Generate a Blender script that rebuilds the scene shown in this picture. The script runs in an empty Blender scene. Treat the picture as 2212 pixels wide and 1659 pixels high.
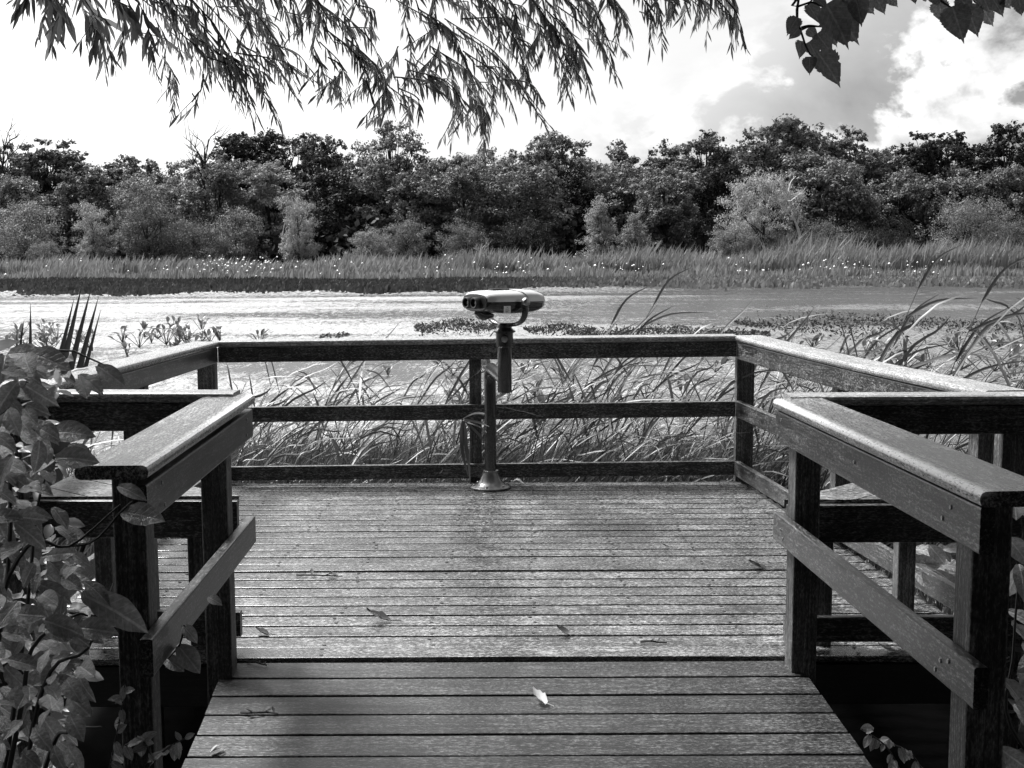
import bpy, math, random
import numpy as np
from mathutils import Vector, Matrix, Euler

# ------------------------------------------------------------------ camera, sky, sun, exposure
S = bpy.context.scene
COL = S.collection
random.seed(7)
RNG = np.random.default_rng(7)
R_ = math.radians

FV = 2619.0                      # focal length in 2212-px-wide image units
PITCH = math.atan(294.5 / FV)
ROLL = -0.004
CAM_POS = Vector((0, 0, 1.65))
cam_d = bpy.data.cameras.new('camera')
cam = bpy.data.objects.new('camera', cam_d)
COL.objects.link(cam)
cam_d.sensor_width = 36
cam_d.lens = 36 * FV / 2212
cam_d.clip_start = 0.05
cam_d.clip_end = 3000
CAM_R = Matrix.Rotation(math.pi / 2 - PITCH, 3, 'X') @ Matrix.Rotation(ROLL, 3, 'Z')
cam.matrix_world = Matrix.Translation(CAM_POS) @ CAM_R.to_4x4()
S.camera = cam

SUN_AZ = R_(-50)                 # measured from straight ahead (+Y) towards the right (+X)
SUN_EL = R_(56)
sun_dir = Vector((math.sin(SUN_AZ) * math.cos(SUN_EL), math.cos(SUN_AZ) * math.cos(SUN_EL), math.sin(SUN_EL)))

world = bpy.data.worlds.new('World')
S.world = world
world.use_nodes = True
wt = world.node_tree
for n in list(wt.nodes):
    wt.nodes.remove(n)


class NT:
    """small helper around a node tree"""
    def __init__(self, t):
        self.t = t

    def n(self, typ, **kw):
        nd = self.t.nodes.new(typ)
        for k, v in kw.items():
            setattr(nd, k, v)
        return nd

    def link(self, a, b):
        self.t.links.new(a, b)

    def put(self, sock, v):
        if isinstance(v, bpy.types.NodeSocket):
            self.link(v, sock)
        else:
            sock.default_value = v

    def math(self, op, a, b=None, c=None, clamp=False):
        nd = self.n('ShaderNodeMath', operation=op, use_clamp=clamp)
        self.put(nd.inputs[0], a)
        if b is not None:
            self.put(nd.inputs[1], b)
        if c is not None:
            self.put(nd.inputs[2], c)
        return nd.outputs[0]

    def noise(self, vec, scale, detail=4, rough=.55, dist=0.0):
        nd = self.n('ShaderNodeTexNoise')
        if vec is not None:
            self.link(vec, nd.inputs['Vector'])
        nd.inputs['Scale'].default_value = scale
        nd.inputs['Detail'].default_value = detail
        nd.inputs['Roughness'].default_value = rough
        nd.inputs['Distortion'].default_value = dist
        return nd.outputs['Fac']

    def ramp(self, fac, stops):
        nd = self.n('ShaderNodeValToRGB')
        el = nd.color_ramp.elements
        while len(el) < len(stops):
            el.new(.5)
        for e, (p, v) in zip(el, stops):
            e.position = p
            e.color = (v, v, v, 1)
        self.put(nd.inputs['Fac'], fac)
        return nd.outputs['Color']

    def map(self, vec, scale=(1, 1, 1), loc=(0, 0, 0), rot=(0, 0, 0)):
        nd = self.n('ShaderNodeMapping')
        self.put(nd.inputs['Vector'], vec)
        nd.inputs['Scale'].default_value = scale
        nd.inputs['Location'].default_value = loc
        nd.inputs['Rotation'].default_value = rot
        return nd.outputs['Vector']

    def mix(self, f, a, b):
        nd = self.n('ShaderNodeMix', data_type='FLOAT')
        self.put(nd.inputs[0], f)
        self.put(nd.inputs[2], a)
        self.put(nd.inputs[3], b)
        return nd.outputs[0]

    def mapr(self, v, a, b, c=0.0, d=1.0, smooth=True):
        nd = self.n('ShaderNodeMapRange', interpolation_type='SMOOTHSTEP' if smooth else 'LINEAR')
        self.put(nd.inputs[0], v)
        for i, q in enumerate((a, b, c, d)):
            nd.inputs[i + 1].default_value = q
        return nd.outputs[0]


w = NT(wt)
sky = w.n('ShaderNodeTexSky', sky_type='NISHITA', sun_disc=False)
sky.sun_elevation = SUN_EL
sky.sun_rotation = SUN_AZ
sky.air_density = 1.0
sky.dust_density = 4.0
sky.ozone_density = 1.0
bw = w.n('ShaderNodeSeparateColor')          # a red filter, as in black and white film: blue sky goes dark
w.link(sky.outputs[0], bw.inputs[0])
tc = w.n('ShaderNodeTexCoord')
dirv = tc.outputs['Generated']
dot = w.n('ShaderNodeVectorMath', operation='DOT_PRODUCT')
w.link(dirv, dot.inputs[0])
dot.inputs[1].default_value = sun_dir
ang = w.math('ARCCOSINE', w.math('MINIMUM', dot.outputs['Value'], .99999))
cl_vec = w.map(dirv, scale=(1, 1, 1.4), loc=(8.8, 12.4, .1))
big = w.noise(cl_vec, 5.5, 9, .56, .25)
fine = w.noise(w.map(dirv, scale=(1, 1, 1.6), loc=(1.3, 7.4, 0)), 13, 8, .6, .3)
cl = w.math('ADD', w.math('MULTIPLY', big, .78), w.math('MULTIPLY', fine, .22))
# thin blue between the clouds reads mid grey, cloud rims white, cloud bellies grey
cloud_val = w.ramp(cl, [(.36, .30), (.45, .46), (.485, 1.5), (.53, 1.1), (.60, .24)])
sepd = w.n('ShaderNodeSeparateXYZ')
w.link(dirv, sepd.inputs[0])
sunny = w.math('MULTIPLY', w.mapr(ang, R_(64), R_(74), 0, 1), w.mapr(sepd.outputs['Z'], .03, .12, .25, 1))                 # bright haze spreads round the veiled sun
sky_val = w.math('MULTIPLY', bw.outputs['Red'], 0.14)
clouds = w.math('MULTIPLY', cloud_val, w.math('MAXIMUM', sky_val, .2))
val = w.mix(sunny, sky_val, clouds)
bg = w.n('ShaderNodeBackground')
w.link(val, bg.inputs['Color'])
bg.inputs['Strength'].default_value = 1.0
wo = w.n('ShaderNodeOutputWorld')
w.link(bg.outputs[0], wo.inputs['Surface'])

sun_l = bpy.data.lights.new('sun', 'SUN')
sun_l.energy = 5.0
sun_l.angle = R_(14)
sun_o = bpy.data.objects.new('sun', sun_l)
COL.objects.link(sun_o)
sun_o.rotation_euler = (-sun_dir).to_track_quat('-Z', 'Y').to_euler()
sun_o.location = (-10, 20, 30)

S.view_settings.view_transform = 'Standard'
S.view_settings.look = 'None'
S.view_settings.exposure = 1.05
S.view_settings.gamma = 1.0
S.render.engine = 'CYCLES'
S.cycles.max_bounces = 5
S.cycles.diffuse_bounces = 2
S.cycles.glossy_bounces = 2
S.cycles.transmission_bounces = 2
S.cycles.transparent_max_bounces = 4
S.cycles.use_denoising = True


# ------------------------------------------------------------------ helpers
def ray(x, y):
    return CAM_R @ Vector(((x - 1106) / FV, (829.5 - y) / FV, -1.0))


def at_z(x, y, z):
    d = ray(x, y)
    return CAM_POS + d * ((z - CAM_POS.z) / d.z)


def at_y(x, y, Y):
    d = ray(x, y)
    return CAM_POS + d * (Y / d.y)


def tag(o, label=None, cat=None, group=None, kind=None):
    if label: o['label'] = label
    if cat: o['category'] = cat
    if group: o['group'] = group
    if kind: o['kind'] = kind
    return o


def empty(name, loc=(0, 0, 0), rz=0.0):
    o = bpy.data.objects.new(name, None)
    o.empty_display_size = .1
    COL.objects.link(o)
    o.location = loc
    o.rotation_euler = (0, 0, rz)
    return o


def link(name, me, mat=None, parent=None, M=None):
    """M is the matrix relative to the parent"""
    o = bpy.data.objects.new(name, me)
    COL.objects.link(o)
    if mat is not None and not me.materials:
        me.materials.append(mat)
    if parent is not None:
        o.parent = parent
    if M is not None:
        o.matrix_basis = M
    return o


def mesh(name, v, f, smooth=False):
    me = bpy.data.meshes.new(name)
    me.from_pydata([tuple(p) for p in v], [], f)
    if smooth:
        me.polygons.foreach_set('use_smooth', [True] * len(me.polygons))
    me.update()
    return me


def mesh_np(name, V, faces, smooth=False):
    """V (n,3); faces list of int arrays (m,k)"""
    me = bpy.data.meshes.new(name)
    me.vertices.add(len(V))
    me.vertices.foreach_set('co', np.ascontiguousarray(V, dtype=np.float32).ravel())
    idx = np.concatenate([f.ravel() for f in faces])
    tot = np.concatenate([np.full(len(f), f.shape[1]) for f in faces])
    start = np.concatenate([[0], np.cumsum(tot)[:-1]])
    me.loops.add(len(idx))
    me.loops.foreach_set('vertex_index', idx.astype(np.int32))
    me.polygons.add(len(tot))
    me.polygons.foreach_set('loop_start', start.astype(np.int32))
    me.polygons.foreach_set('loop_total', tot.astype(np.int32))
    if smooth:
        me.polygons.foreach_set('use_smooth', np.ones(len(tot), dtype=bool))
    me.update(calc_edges=True)
    return me


class MB:
    def __init__(self):
        self.v = []
        self.f = []

    def add(self, v, f):
        b = len(self.v)
        self.v += [tuple(p) for p in v]
        self.f += [tuple(i + b for i in q) for q in f]
        return self

    def box(self, x0, x1, y0, y1, z0, z1):
        v = [(x0, y0, z0), (x1, y0, z0), (x1, y1, z0), (x0, y1, z0), (x0, y0, z1), (x1, y0, z1), (x1, y1, z1), (x0, y1, z1)]
        return self.add(v, [(0, 3, 2, 1), (4, 5, 6, 7), (0, 1, 5, 4), (1, 2, 6, 5), (2, 3, 7, 6), (3, 0, 4, 7)])

    def tube(self, pts, rad, seg=8, caps=True):
        pts = [Vector(p) for p in pts]
        n = len(pts)
        if not hasattr(rad, '__len__'):
            rad = [rad] * n
        v, f = [], []
        up = Vector((0, 0, 1))
        prev = None
        for i, p in enumerate(pts):
            t = (pts[min(i + 1, n - 1)] - pts[max(i - 1, 0)]).normalized()
            if prev is None:
                a = t.cross(up if abs(t.z) < .95 else Vector((1, 0, 0))).normalized()
            else:
                a = (prev - t * prev.dot(t)).normalized()
            prev = a
            b = t.cross(a)
            for k in range(seg):
                an = 2 * math.pi * k / seg
                v.append(p + (a * math.cos(an) + b * math.sin(an)) * rad[i])
        for i in range(n - 1):
            for k in range(seg):
                k2 = (k + 1) % seg
                f.append((i * seg + k, i * seg + k2, (i + 1) * seg + k2, (i + 1) * seg + k))
        if caps:
            f.append(tuple(range(seg - 1, -1, -1)))
            f.append(tuple((n - 1) * seg + k for k in range(seg)))
        return self.add(v, f)

    def lathe(self, prof, seg=24, M=None):
        """prof: (r, z) list"""
        v, f = [], []
        for r, z in prof:
            for k in range(seg):
                a = 2 * math.pi * k / seg
                p = Vector((r * math.cos(a), r * math.sin(a), z))
                v.append(M @ p if M else p)
        for i in range(len(prof) - 1):
            for k in range(seg):
                k2 = (k + 1) % seg
                f.append((i * seg + k, i * seg + k2, (i + 1) * seg + k2, (i + 1) * seg + k))
        f.append(tuple(range(seg - 1, -1, -1)))
        f.append(tuple((len(prof) - 1) * seg + k for k in range(seg)))
        return self.add(v, f)

    def build(self, name, mat, parent=None, smooth=False, M=None):
        me = mesh(name, self.v, self.f, smooth)
        if smooth:
            sharp_by_angle(me)
        return link(name, me, mat, parent, M)


def sharp_by_angle(me, a=40):
    try:
        me.set_sharp_from_angle(angle=R_(a))
    except Exception:
        pass


def bez(pts, n):
    """Catmull-Rom through points"""
    P = [Vector(p) for p in pts]
    P = [P[0] * 2 - P[1]] + P + [P[-1] * 2 - P[-2]]
    out = []
    segs = len(P) - 3
    for i in range(n + 1):
        t = i / n * segs
        k = min(int(t), segs - 1)
        u = t - k
        a, b, c, d = P[k:k + 4]
        out.append(.5 * ((2 * b) + (c - a) * u + (2 * a - 5 * b + 4 * c - d) * u * u + (3 * b - a - 3 * c + d) * u ** 3))
    return out


# ------------------------------------------------------------------ materials
def new_mat(name):
    m = bpy.data.materials.new(name)
    m.use_nodes = True
    t = NT(m.node_tree)
    p = m.node_tree.nodes['Principled BSDF']
    return m, t, p


def wood(name, lo, hi, rough, grain=(1.2, 26, 26), speck=.35, bump=.25, spec=.5, wear=0.0, edge=0):
    m, t, p = new_mat(name)
    tcn = t.n('ShaderNodeTexCoord')
    oi = t.n('ShaderNodeObjectInfo')
    off = t.n('ShaderNodeVectorMath', operation='ADD')
    t.link(tcn.outputs['Object'], off.inputs[0])
    sc = t.n('ShaderNodeVectorMath', operation='SCALE')
    sc.inputs[0].default_value = (37, 19, 53)
    t.link(oi.outputs['Random'], sc.inputs['Scale'])
    t.link(sc.outputs[0], off.inputs[1])
    v = off.outputs[0]
    g = t.noise(t.map(v, scale=grain), 3.2, 6, .7, .35)
    s = t.noise(t.map(v, scale=(.38, 1, 1)), 150, 2, .8)
    blot = t.noise(v, 4.5, 5, .65)
    k = t.math('ADD', t.math('MULTIPLY', t.math('SUBTRACT', g, .5), 1.5), t.math('MULTIPLY', t.math('SUBTRACT', s, .5), 6.0 * speck))
    k = t.math('ADD', k, t.math('MULTIPLY', t.math('SUBTRACT', blot, .5), 1.1))
    k = t.math('ADD', k, .42, clamp=True)
    k = t.math('POWER', k, 2.3)
    ck = t.noise(t.map(v, scale=(grain[0] * 2.2, grain[1] * 1.3, grain[2] * 1.3)), 5.0, 3, .6, .8)
    crack = t.mapr(ck, .36, .43, .12, 1.0)
    k = t.math('MULTIPLY', k, crack)
    per = t.math('MULTIPLY_ADD', oi.outputs['Random'], .35, .82)
    c = t.math('MULTIPLY', t.mix(k, lo, hi), per)
    if wear:
        wn = t.noise(t.map(v, scale=(2.2, 9, 9)), 4.5, 7, .72, .6)
        wm = t.mapr(wn, .56, .66, 0, 1)
        c = t.mix(t.math('MULTIPLY', wm, wear), c, .62)
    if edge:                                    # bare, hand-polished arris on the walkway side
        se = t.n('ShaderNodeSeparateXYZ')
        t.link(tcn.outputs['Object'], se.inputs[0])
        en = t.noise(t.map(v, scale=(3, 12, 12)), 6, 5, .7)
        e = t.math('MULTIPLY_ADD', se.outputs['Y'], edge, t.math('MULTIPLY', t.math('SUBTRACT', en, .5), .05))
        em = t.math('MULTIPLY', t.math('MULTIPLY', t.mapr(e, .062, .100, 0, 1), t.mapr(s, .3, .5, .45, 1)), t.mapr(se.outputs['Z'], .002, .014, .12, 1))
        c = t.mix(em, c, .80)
    t.link(c, p.inputs['Base Color'])
    t.link(t.mix(s, rough - .1, rough + .16), p.inputs['Roughness'])
    p.inputs['Specular IOR Level'].default_value = spec
    b = t.n('ShaderNodeBump')
    b.inputs['Strength'].default_value = bump
    b.inputs['Distance'].default_value = .004
    t.link(t.math('ADD', g, t.math('MULTIPLY', s, .6)), b.inputs['Height'])
    t.link(b.outputs[0], p.inputs['Normal'])
    return m


def foliage(name, lo, hi, trans=.3, rough=.5, nscale=1.5, spec=.35, veins=False, xgrad=None):
    m, t, p = new_mat(name)
    tcn = t.n('ShaderNodeTexCoord')
    geo = t.n('ShaderNodeNewGeometry')
    rnd = geo.outputs['Random Per Island']
    oi = t.n('ShaderNodeObjectInfo')
    nz = t.noise(tcn.outputs['Object'], nscale, 3, .6)
    k = t.math('ADD', t.math('MULTIPLY', rnd, .55), t.math('MULTIPLY', nz, .45))
    k = t.math('ADD', t.math('MULTIPLY', k, .75), t.math('MULTIPLY', oi.outputs['Random'], .25))
    c = t.mix(k, lo, hi)
    if xgrad:                                   # another plant takes over towards +X
        sx = t.n('ShaderNodeSeparateXYZ')
        t.link(tcn.outputs['Object'], sx.inputs[0])
        c = t.math('MULTIPLY', c, t.mapr(sx.outputs['X'], xgrad[0], xgrad[1], 1, xgrad[2]))
    if veins:
        sep = t.n('ShaderNodeSeparateXYZ')
        t.link(tcn.outputs['Object'], sep.inputs[0])
        ax = t.math('ABSOLUTE', sep.outputs['X'])
        wv = t.math('SINE', t.math('MULTIPLY', t.math('SUBTRACT', sep.outputs['Y'], t.math('MULTIPLY', ax, .75)), 46))
        vein = t.mapr(wv, .86, 1.0, 0, 1)
        mid = t.mapr(ax, .012, .03, 1, 0)
        vv = t.math('MAXIMUM', t.math('MULTIPLY', vein, .5), mid)
        c = t.math('MULTIPLY', c, t.mix(vv, 1.0, 1.55))
        bl = t.noise(tcn.outputs['Object'], 9, 4, .6)
        c = t.math('MULTIPLY', c, t.mapr(bl, .3, .7, .72, 1.2))
        b = t.n('ShaderNodeBump')
        b.inputs['Strength'].default_value = .35
        b.inputs['Distance'].default_value = .02
        t.link(t.math('SUBTRACT', bl, vv), b.inputs['Height'])
        t.link(b.outputs[0], p.inputs['Normal'])
    t.link(c, p.inputs['Base Color'])
    p.inputs['Roughness'].default_value = rough
    p.inputs['Specular IOR Level'].default_value = spec
    if trans > 0:
        tr = t.n('ShaderNodeBsdfTranslucent')
        t.link(t.math('MULTIPLY', c, 1.3), tr.inputs['Color'])
        mx = t.n('ShaderNodeMixShader')
        mx.inputs[0].default_value = trans
        t.link(p.outputs[0], mx.inputs[1])
        t.link(tr.outputs[0], mx.inputs[2])
        t.link(mx.outputs[0], m.node_tree.nodes['Material Output'].inputs['Surface'])
    return m


def plain(name, v, rough=.5, metal=0.0, spec=.5, nscale=0, amp=.3, bump=0, coat=0):
    m, t, p = new_mat(name)
    if nscale:
        tcn = t.n('ShaderNodeTexCoord')
        nz = t.noise(tcn.outputs['Object'], nscale, 5, .65)
        t.link(t.mix(nz, v * (1 - amp), v * (1 + amp)), p.inputs['Base Color'])
        if bump:
            b = t.n('ShaderNodeBump')
            b.inputs['Strength'].default_value = bump
            b.inputs['Distance'].default_value = .01
            t.link(nz, b.inputs['Height'])
            t.link(b.outputs[0], p.inputs['Normal'])
    else:
        p.inputs['Base Color'].default_value = (v, v, v, 1)
    p.inputs['Roughness'].default_value = rough
    p.inputs['Metallic'].default_value = metal
    p.inputs['Specular IOR Level'].default_value = spec
    p.inputs['Coat Weight'].default_value = coat
    return m


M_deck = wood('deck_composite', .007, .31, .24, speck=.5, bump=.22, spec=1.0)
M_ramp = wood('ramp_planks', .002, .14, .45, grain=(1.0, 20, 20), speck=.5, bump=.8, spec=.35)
M_rail = wood('rail_composite', .003, .19, .33, speck=.5, bump=.2)
M_cap = wood('cap_bleached', .12, .50, .26, speck=.5, bump=.25)
M_capw = wood('cap_worn', .012, .30, .28, speck=.6, bump=.35, wear=.5)
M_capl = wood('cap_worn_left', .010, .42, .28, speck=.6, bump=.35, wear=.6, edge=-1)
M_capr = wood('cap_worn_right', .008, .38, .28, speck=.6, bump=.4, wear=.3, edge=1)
M_post = wood('post_timber', .003, .30, .55, grain=(.7, 34, 34), speck=.25, bump=.7)
M_dark = wood('frame_timber', .008, .03, .7)
M_screw = plain('screw_steel', .32, .4, 1.0)
M_screwd = plain('dull_screw', .05, .35, .6)
M_metal = plain('grey_metal_paint', .022, .24, .0, .6, nscale=60, amp=.15, coat=.4)
M_shell_lit = plain('silver_shell_lit', .5, .25, .2, .6, nscale=50, amp=.08, coat=.3)  # sunlit top is put into the colour; lower body stays near-black
M_flange = plain('flange_metal', .16, .25, .5, .6, nscale=30, amp=.3, coat=.3)
M_black = plain('black_rubber', .008, .35)
M_glass = plain('lens_glass', .02, .05, 0, 1.0)
M_sticker = plain('white_sticker', .75, .4)
M_ink = plain('sticker_ink', .05, .5)
M_mud = plain('mud', .006, .9, 0, 0.05, nscale=6, amp=.5, bump=.6)
M_bark = plain('bark', .045, .9, nscale=5, amp=.5, bump=.7)
M_barkd = plain('bark_dark', .016, .9, nscale=4, amp=.5)
M_barkp = plain('bark_pale', .42, .85, nscale=3, amp=.3)
M_twig = plain('twig', .02, .7)
M_drytwig = plain('dry_twig', .02, .8)
M_dryleaf = foliage('dry_leaf_pale', .4, .6, .2)
M_drydark = foliage('dry_leaf_dark', .015, .05, .1)
M_willow = foliage('willow_leaf', .08, .14, .45, .55)
M_poplar = foliage('poplar_leaf', .08, .14, .45, .5, veins=True)
M_bush = foliage('dogwood_leaf', .04, .34, .25, .32, veins=True)
M_reed = foliage('reed_blade', .008, .125, .25, .42, nscale=3)
M_reedd = foliage('reed_dark', .015, .04, .15, .4, nscale=3)
M_lily = foliage('water_plant_leaf', .03, .13, .25, .35, nscale=4)
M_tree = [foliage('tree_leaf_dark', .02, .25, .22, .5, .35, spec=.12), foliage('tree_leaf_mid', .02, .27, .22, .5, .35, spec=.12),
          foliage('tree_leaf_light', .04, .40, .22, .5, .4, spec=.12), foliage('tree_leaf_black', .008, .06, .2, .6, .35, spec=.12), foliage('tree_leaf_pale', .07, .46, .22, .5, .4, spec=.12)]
M_farreed = foliage('far_reed', .015, .30, .25, .5, .25)
M_mat = foliage('low_marsh_mat', .005, .09, .2, .5, .2, xgrad=(-4, 14, 4.0))
M_flower = plain('white_petal', .85, .6)


# ------------------------------------------------------------------ setting: water, banks
def water_material():
    m, t, p = new_mat('duckweed_water')
    tcn = t.n('ShaderNodeTexCoord')
    v = tcn.outputs['Object']
    sep = t.n('ShaderNodeSeparateXYZ')
    t.link(v, sep.inputs[0])
    fine = t.noise(t.map(v, scale=(26, 9, 1)), 1.0, 5, .75)
    mid = t.noise(t.map(v, scale=(6, 1.6, 1)), 1.0, 8, .74, .2)
    wide = t.noise(t.map(v, scale=(.05, .16, 1)), 1.0, 5, .6, .6)
    # carpet of duckweed with dark water showing in small tears
    k = t.math('ADD', t.math('MULTIPLY', fine, .5), t.math('MULTIPLY', mid, .5))
    coarse = t.mapr(wide, .38, .62, 0, 1)
    right = t.mapr(sep.outputs['X'], -6, 12, 0, 1)          # coarser, darker plants to the right
    base = t.math('MULTIPLY', t.mapr(fine, .32, .68, .05, .40, False), t.mix(right, .95, .46))
    thr = t.math('ADD', t.mix(right, .472, .522), t.math('MULTIPLY', t.math('SUBTRACT', coarse, .5), .13))
    tm = t.math('MULTIPLY', t.math('SUBTRACT', k, thr), 14, clamp=True)
    c = t.mix(tm, .03, base)
    t.link(c, p.inputs['Base Color'])
    t.link(t.mix(tm, .25, .7), p.inputs['Roughness'])
    b = t.n('ShaderNodeBump')
    b.inputs['Strength'].default_value = .55
    b.inputs['Distance'].default_value = .05
    t.link(t.math('MULTIPLY', fine, tm), b.inputs['Height'])
    t.link(b.outputs[0], p.inputs['Normal'])
    return m


WZ = -0.60
me = mesh('marsh_water', [(-600, 4.0, WZ), (600, 4.0, WZ), (600, 1500, WZ), (-600, 1500, WZ)], [(0, 1, 2, 3)])
tag(link('marsh_water', me, water_material()), kind='structure')

# dark mud bank the boardwalk starts from
v, f = [], []
nx, ny = 80, 40
for j in range(ny + 1):
    for i in range(nx + 1):
        x = 60 * abs(2 * i / nx - 1) ** 2.2 * (1 if i * 2 > nx else -1)
        u = j / ny
        edge = 5.0 + .35 * math.sin(x * 1.3) + .3 * math.sin(x * .47 + 1) + 3.45 * max(0, min(1, (2.35 - abs(x)) / .5))
        y = -80 + (80 + edge) * (1 - (1 - u) ** 2.2)
        z = -.50 + .03 * math.sin(x * 2.1) * math.cos(y * 1.7)
        if j == ny: z = -.75
        v.append((x, y, z))
for j in range(ny):
    for i in range(nx):
        a = j * (nx + 1) + i
        f.append((a, a + 1, a + nx + 2, a + nx + 1))
tag(link('ground', mesh('ground', v, f, True), M_mud), kind='structure')

# far bank under the reeds and wood
v, f = [], []
nx, ny = 80, 10
for j in range(ny + 1):
    for i in range(nx + 1):
        x = -260 + 520 * i / nx
        y = 84 + 3.0 * math.sin(x * .11) + (j / ny) ** 2 * 500
        z = WZ - .15 + .5 * min(1, (j / ny) * 4)
        v.append((x, y, z))
for j in range(ny):
    for i in range(nx):
        a = j * (nx + 1) + i
        f.append((a, a + 1, a + nx + 2, a + nx + 1))
tag(link('far_bank', mesh('far_bank', v, f, True), M_mud), kind='structure')


# ------------------------------------------------------------------ timber pieces
def rounded_profile(wd, ht, r=.006):
    pts = []
    for cx, cy, a0 in ((wd / 2 - r, ht / 2 - r, 0), (-wd / 2 + r, ht / 2 - r, 90), (-wd / 2 + r, -ht / 2 + r, 180), (wd / 2 - r, -ht / 2 + r, 270)):
        for k in (0, 45, 90):
            a = R_(a0 + k)
            pts.append((cx + r * math.cos(a), cy + r * math.sin(a)))
    return pts


def board(name, p0, p1, wd, ht, mat, parent, r=.006, cut0=0.0, cut1=0.0, nseg=6, bow=0.0, sag=0.0, upright=False):
    """a sawn board from p0 to p1 (centre line); local X runs along it; cut0/cut1 skew the ends in plan"""
    p0, p1 = Vector(p0), Vector(p1)
    d = p1 - p0
    L = d.length
    prof = rounded_profile(wd, ht, r)
    n = len(prof)
    v, f = [], []
    for i in range(nseg + 1):
        u = i / nseg
        for (a, b) in prof:
            x = -L / 2 + L * u
            if i == 0: x += a * cut0
            if i == nseg: x += a * cut1
            s = 4 * u * (1 - u)
            v.append((x, a + bow * s, b + sag * s))
    for i in range(nseg):
        for k in range(n):
            k2 = (k + 1) % n
            f.append((i * n + k, i * n + k2, (i + 1) * n + k2, (i + 1) * n + k))
    f.append(tuple(range(n - 1, -1, -1)))
    f.append(tuple(nseg * n + k for k in range(n)))
    me = mesh(name, v, f)
    xa = d.normalized()
    up = Vector((0, 0, 1)) if not upright else Vector((0, 1, 0))
    ya = up.cross(xa).normalized()
    za = xa.cross(ya)
    M = Matrix((xa, ya, za)).transposed().to_4x4()
    M.translation = (p0 + p1) / 2
    return link(name, me, mat, parent, M)


def post(name, x0, x1, y0, y1, z0, z1, parent, mat=None):
    return board(name, ((x0 + x1) / 2, (y0 + y1) / 2, z0), ((x0 + x1) / 2, (y0 + y1) / 2, z1), x1 - x0, y1 - y0, mat or M_post, parent, r=.007, nseg=3, upright=True)


# ---- platform deck
PY0, PY1 = 4.735, 8.46
XL = -2.08


def xr(y):                     # right edge of the platform
    return 1.98 + (1.60 - 1.98) * (y - 4.8) / (8.46 - 4.8)


deck = tag(empty('platform_deck', (0, 6.6, 0)), 'wide grey plank floor of the viewing platform inside the railings', 'deck')
PAR = Matrix.Translation((0, -6.6, 0))
NB = 25
pit = (PY1 - PY0) / NB
rd = random.Random(3)
screws = MB()


def screw(mb, x, y, z):
    r = .008
    v = [(x + r * math.cos(a * math.pi / 3), y + r * math.sin(a * math.pi / 3), z + .0022) for a in range(6)]
    v += [(x + 1.2 * r * math.cos(a * math.pi / 3), y + 1.2 * r * math.sin(a * math.pi / 3), z) for a in range(6)]
    mb.add(v, [(0, 1, 2, 3, 4, 5)] + [(a, a + 6, (a + 1) % 6 + 6, (a + 1) % 6) for a in range(6)])


for i in range(NB):
    y = PY0 + pit * (i + .5)
    x1 = xr(y) + .03
    dz = rd.uniform(-.0008, .0008) - .0135
    sag = rd.uniform(-.001, .001)
    if i == 0: sag = .010
    if i == 9: sag = .006
    o = board('plank', (XL - .03 + rd.uniform(-.008, .008), y, dz), (x1, y, dz + rd.uniform(-.0008, .0008)), pit - rd.uniform(.017, .021), .027, M_deck, deck, r=.005, nseg=8, bow=rd.uniform(-.002, .002), sag=sag)
    o.matrix_basis = PAR @ o.matrix_basis
    for xs in (-1.66, -1.22, -.78, -.34, .10, .54, .98, 1.42):
        for q in (-.038, .038):
            if rd.random() < .3: continue
            screw(screws, xs + rd.uniform(-.02, .02) + (y - 6) * .012, y + q + rd.uniform(-.006, .006) - 6.6, dz + .0138 + sag * .8)
s_o = screws.build('screw_heads', M_screwd, deck)
s_o['kind'] = 'stuff'
for (a, b) in (((XL, PY0 + .02, -.12), (XL, PY1 - .02, -.12)), ((xr(PY0) - .01, PY0 + .02, -.12), (xr(PY1) - .01, PY1 - .02, -.12)),
               ((XL, PY1 - .04, -.12), (xr(PY1), PY1 - .04, -.12)), ((XL, PY0 + .06, -.125), (-1.16, PY0 + .06, -.125)), ((1.18, PY0 + .06, -.125), (xr(PY0), PY0 + .06, -.125))):
    o = board('rim_joist', a, b, .04, .17, M_dark, deck, nseg=2)
    o.matrix_basis = PAR @ o.matrix_basis
for xs in (-1.66, -1.22, -.78, -.34, .10, .54, .98, 1.42):
    o = board('joist', (xs, PY0 + .1, -.125), (xs + .04, PY1 - .08, -.125), .04, .17, M_dark, deck, nseg=2)
    o.matrix_basis = PAR @ o.matrix_basis

# ---- ramp boards that lead on from the camera
SL = .095
ramp = tag(empty('boardwalk_ramp', (0, 3, -.2)), 'darker grained planks of the sloping boardwalk in the foreground', 'boardwalk')
PAR = Matrix.Translation((0, -3, .2))


def rampz(y):
    return -SL * (4.725 - y) if y > 2.6 else -SL * (4.725 - 2.6)


y = 4.722
i = 0
while y > -1.2:
    wd = .150
    yc = y - wd / 2
    zc = rampz(yc) - .0145
    xl = -1.145 + (4.6 - yc) * .045
    xrr = 1.148 + (4.6 - yc) * .072
    tl = SL if yc > 2.6 else 0
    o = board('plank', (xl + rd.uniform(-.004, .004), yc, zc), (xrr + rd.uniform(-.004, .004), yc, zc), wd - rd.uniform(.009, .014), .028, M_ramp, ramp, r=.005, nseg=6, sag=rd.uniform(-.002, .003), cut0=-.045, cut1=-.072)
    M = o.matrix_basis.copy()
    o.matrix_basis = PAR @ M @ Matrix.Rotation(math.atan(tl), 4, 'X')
    y -= wd
    i += 1
for xs in (-1.06, 0, 1.08):
    o = board('joist', (xs, 4.70, rampz(4.7) - .125), (xs * .97, 2.6, rampz(2.6) - .125), .045, .18, M_dark, ramp, nseg=2)
    o.matrix_basis = PAR @ o.matrix_basis

# ---- railings
CAPT = .04


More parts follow.
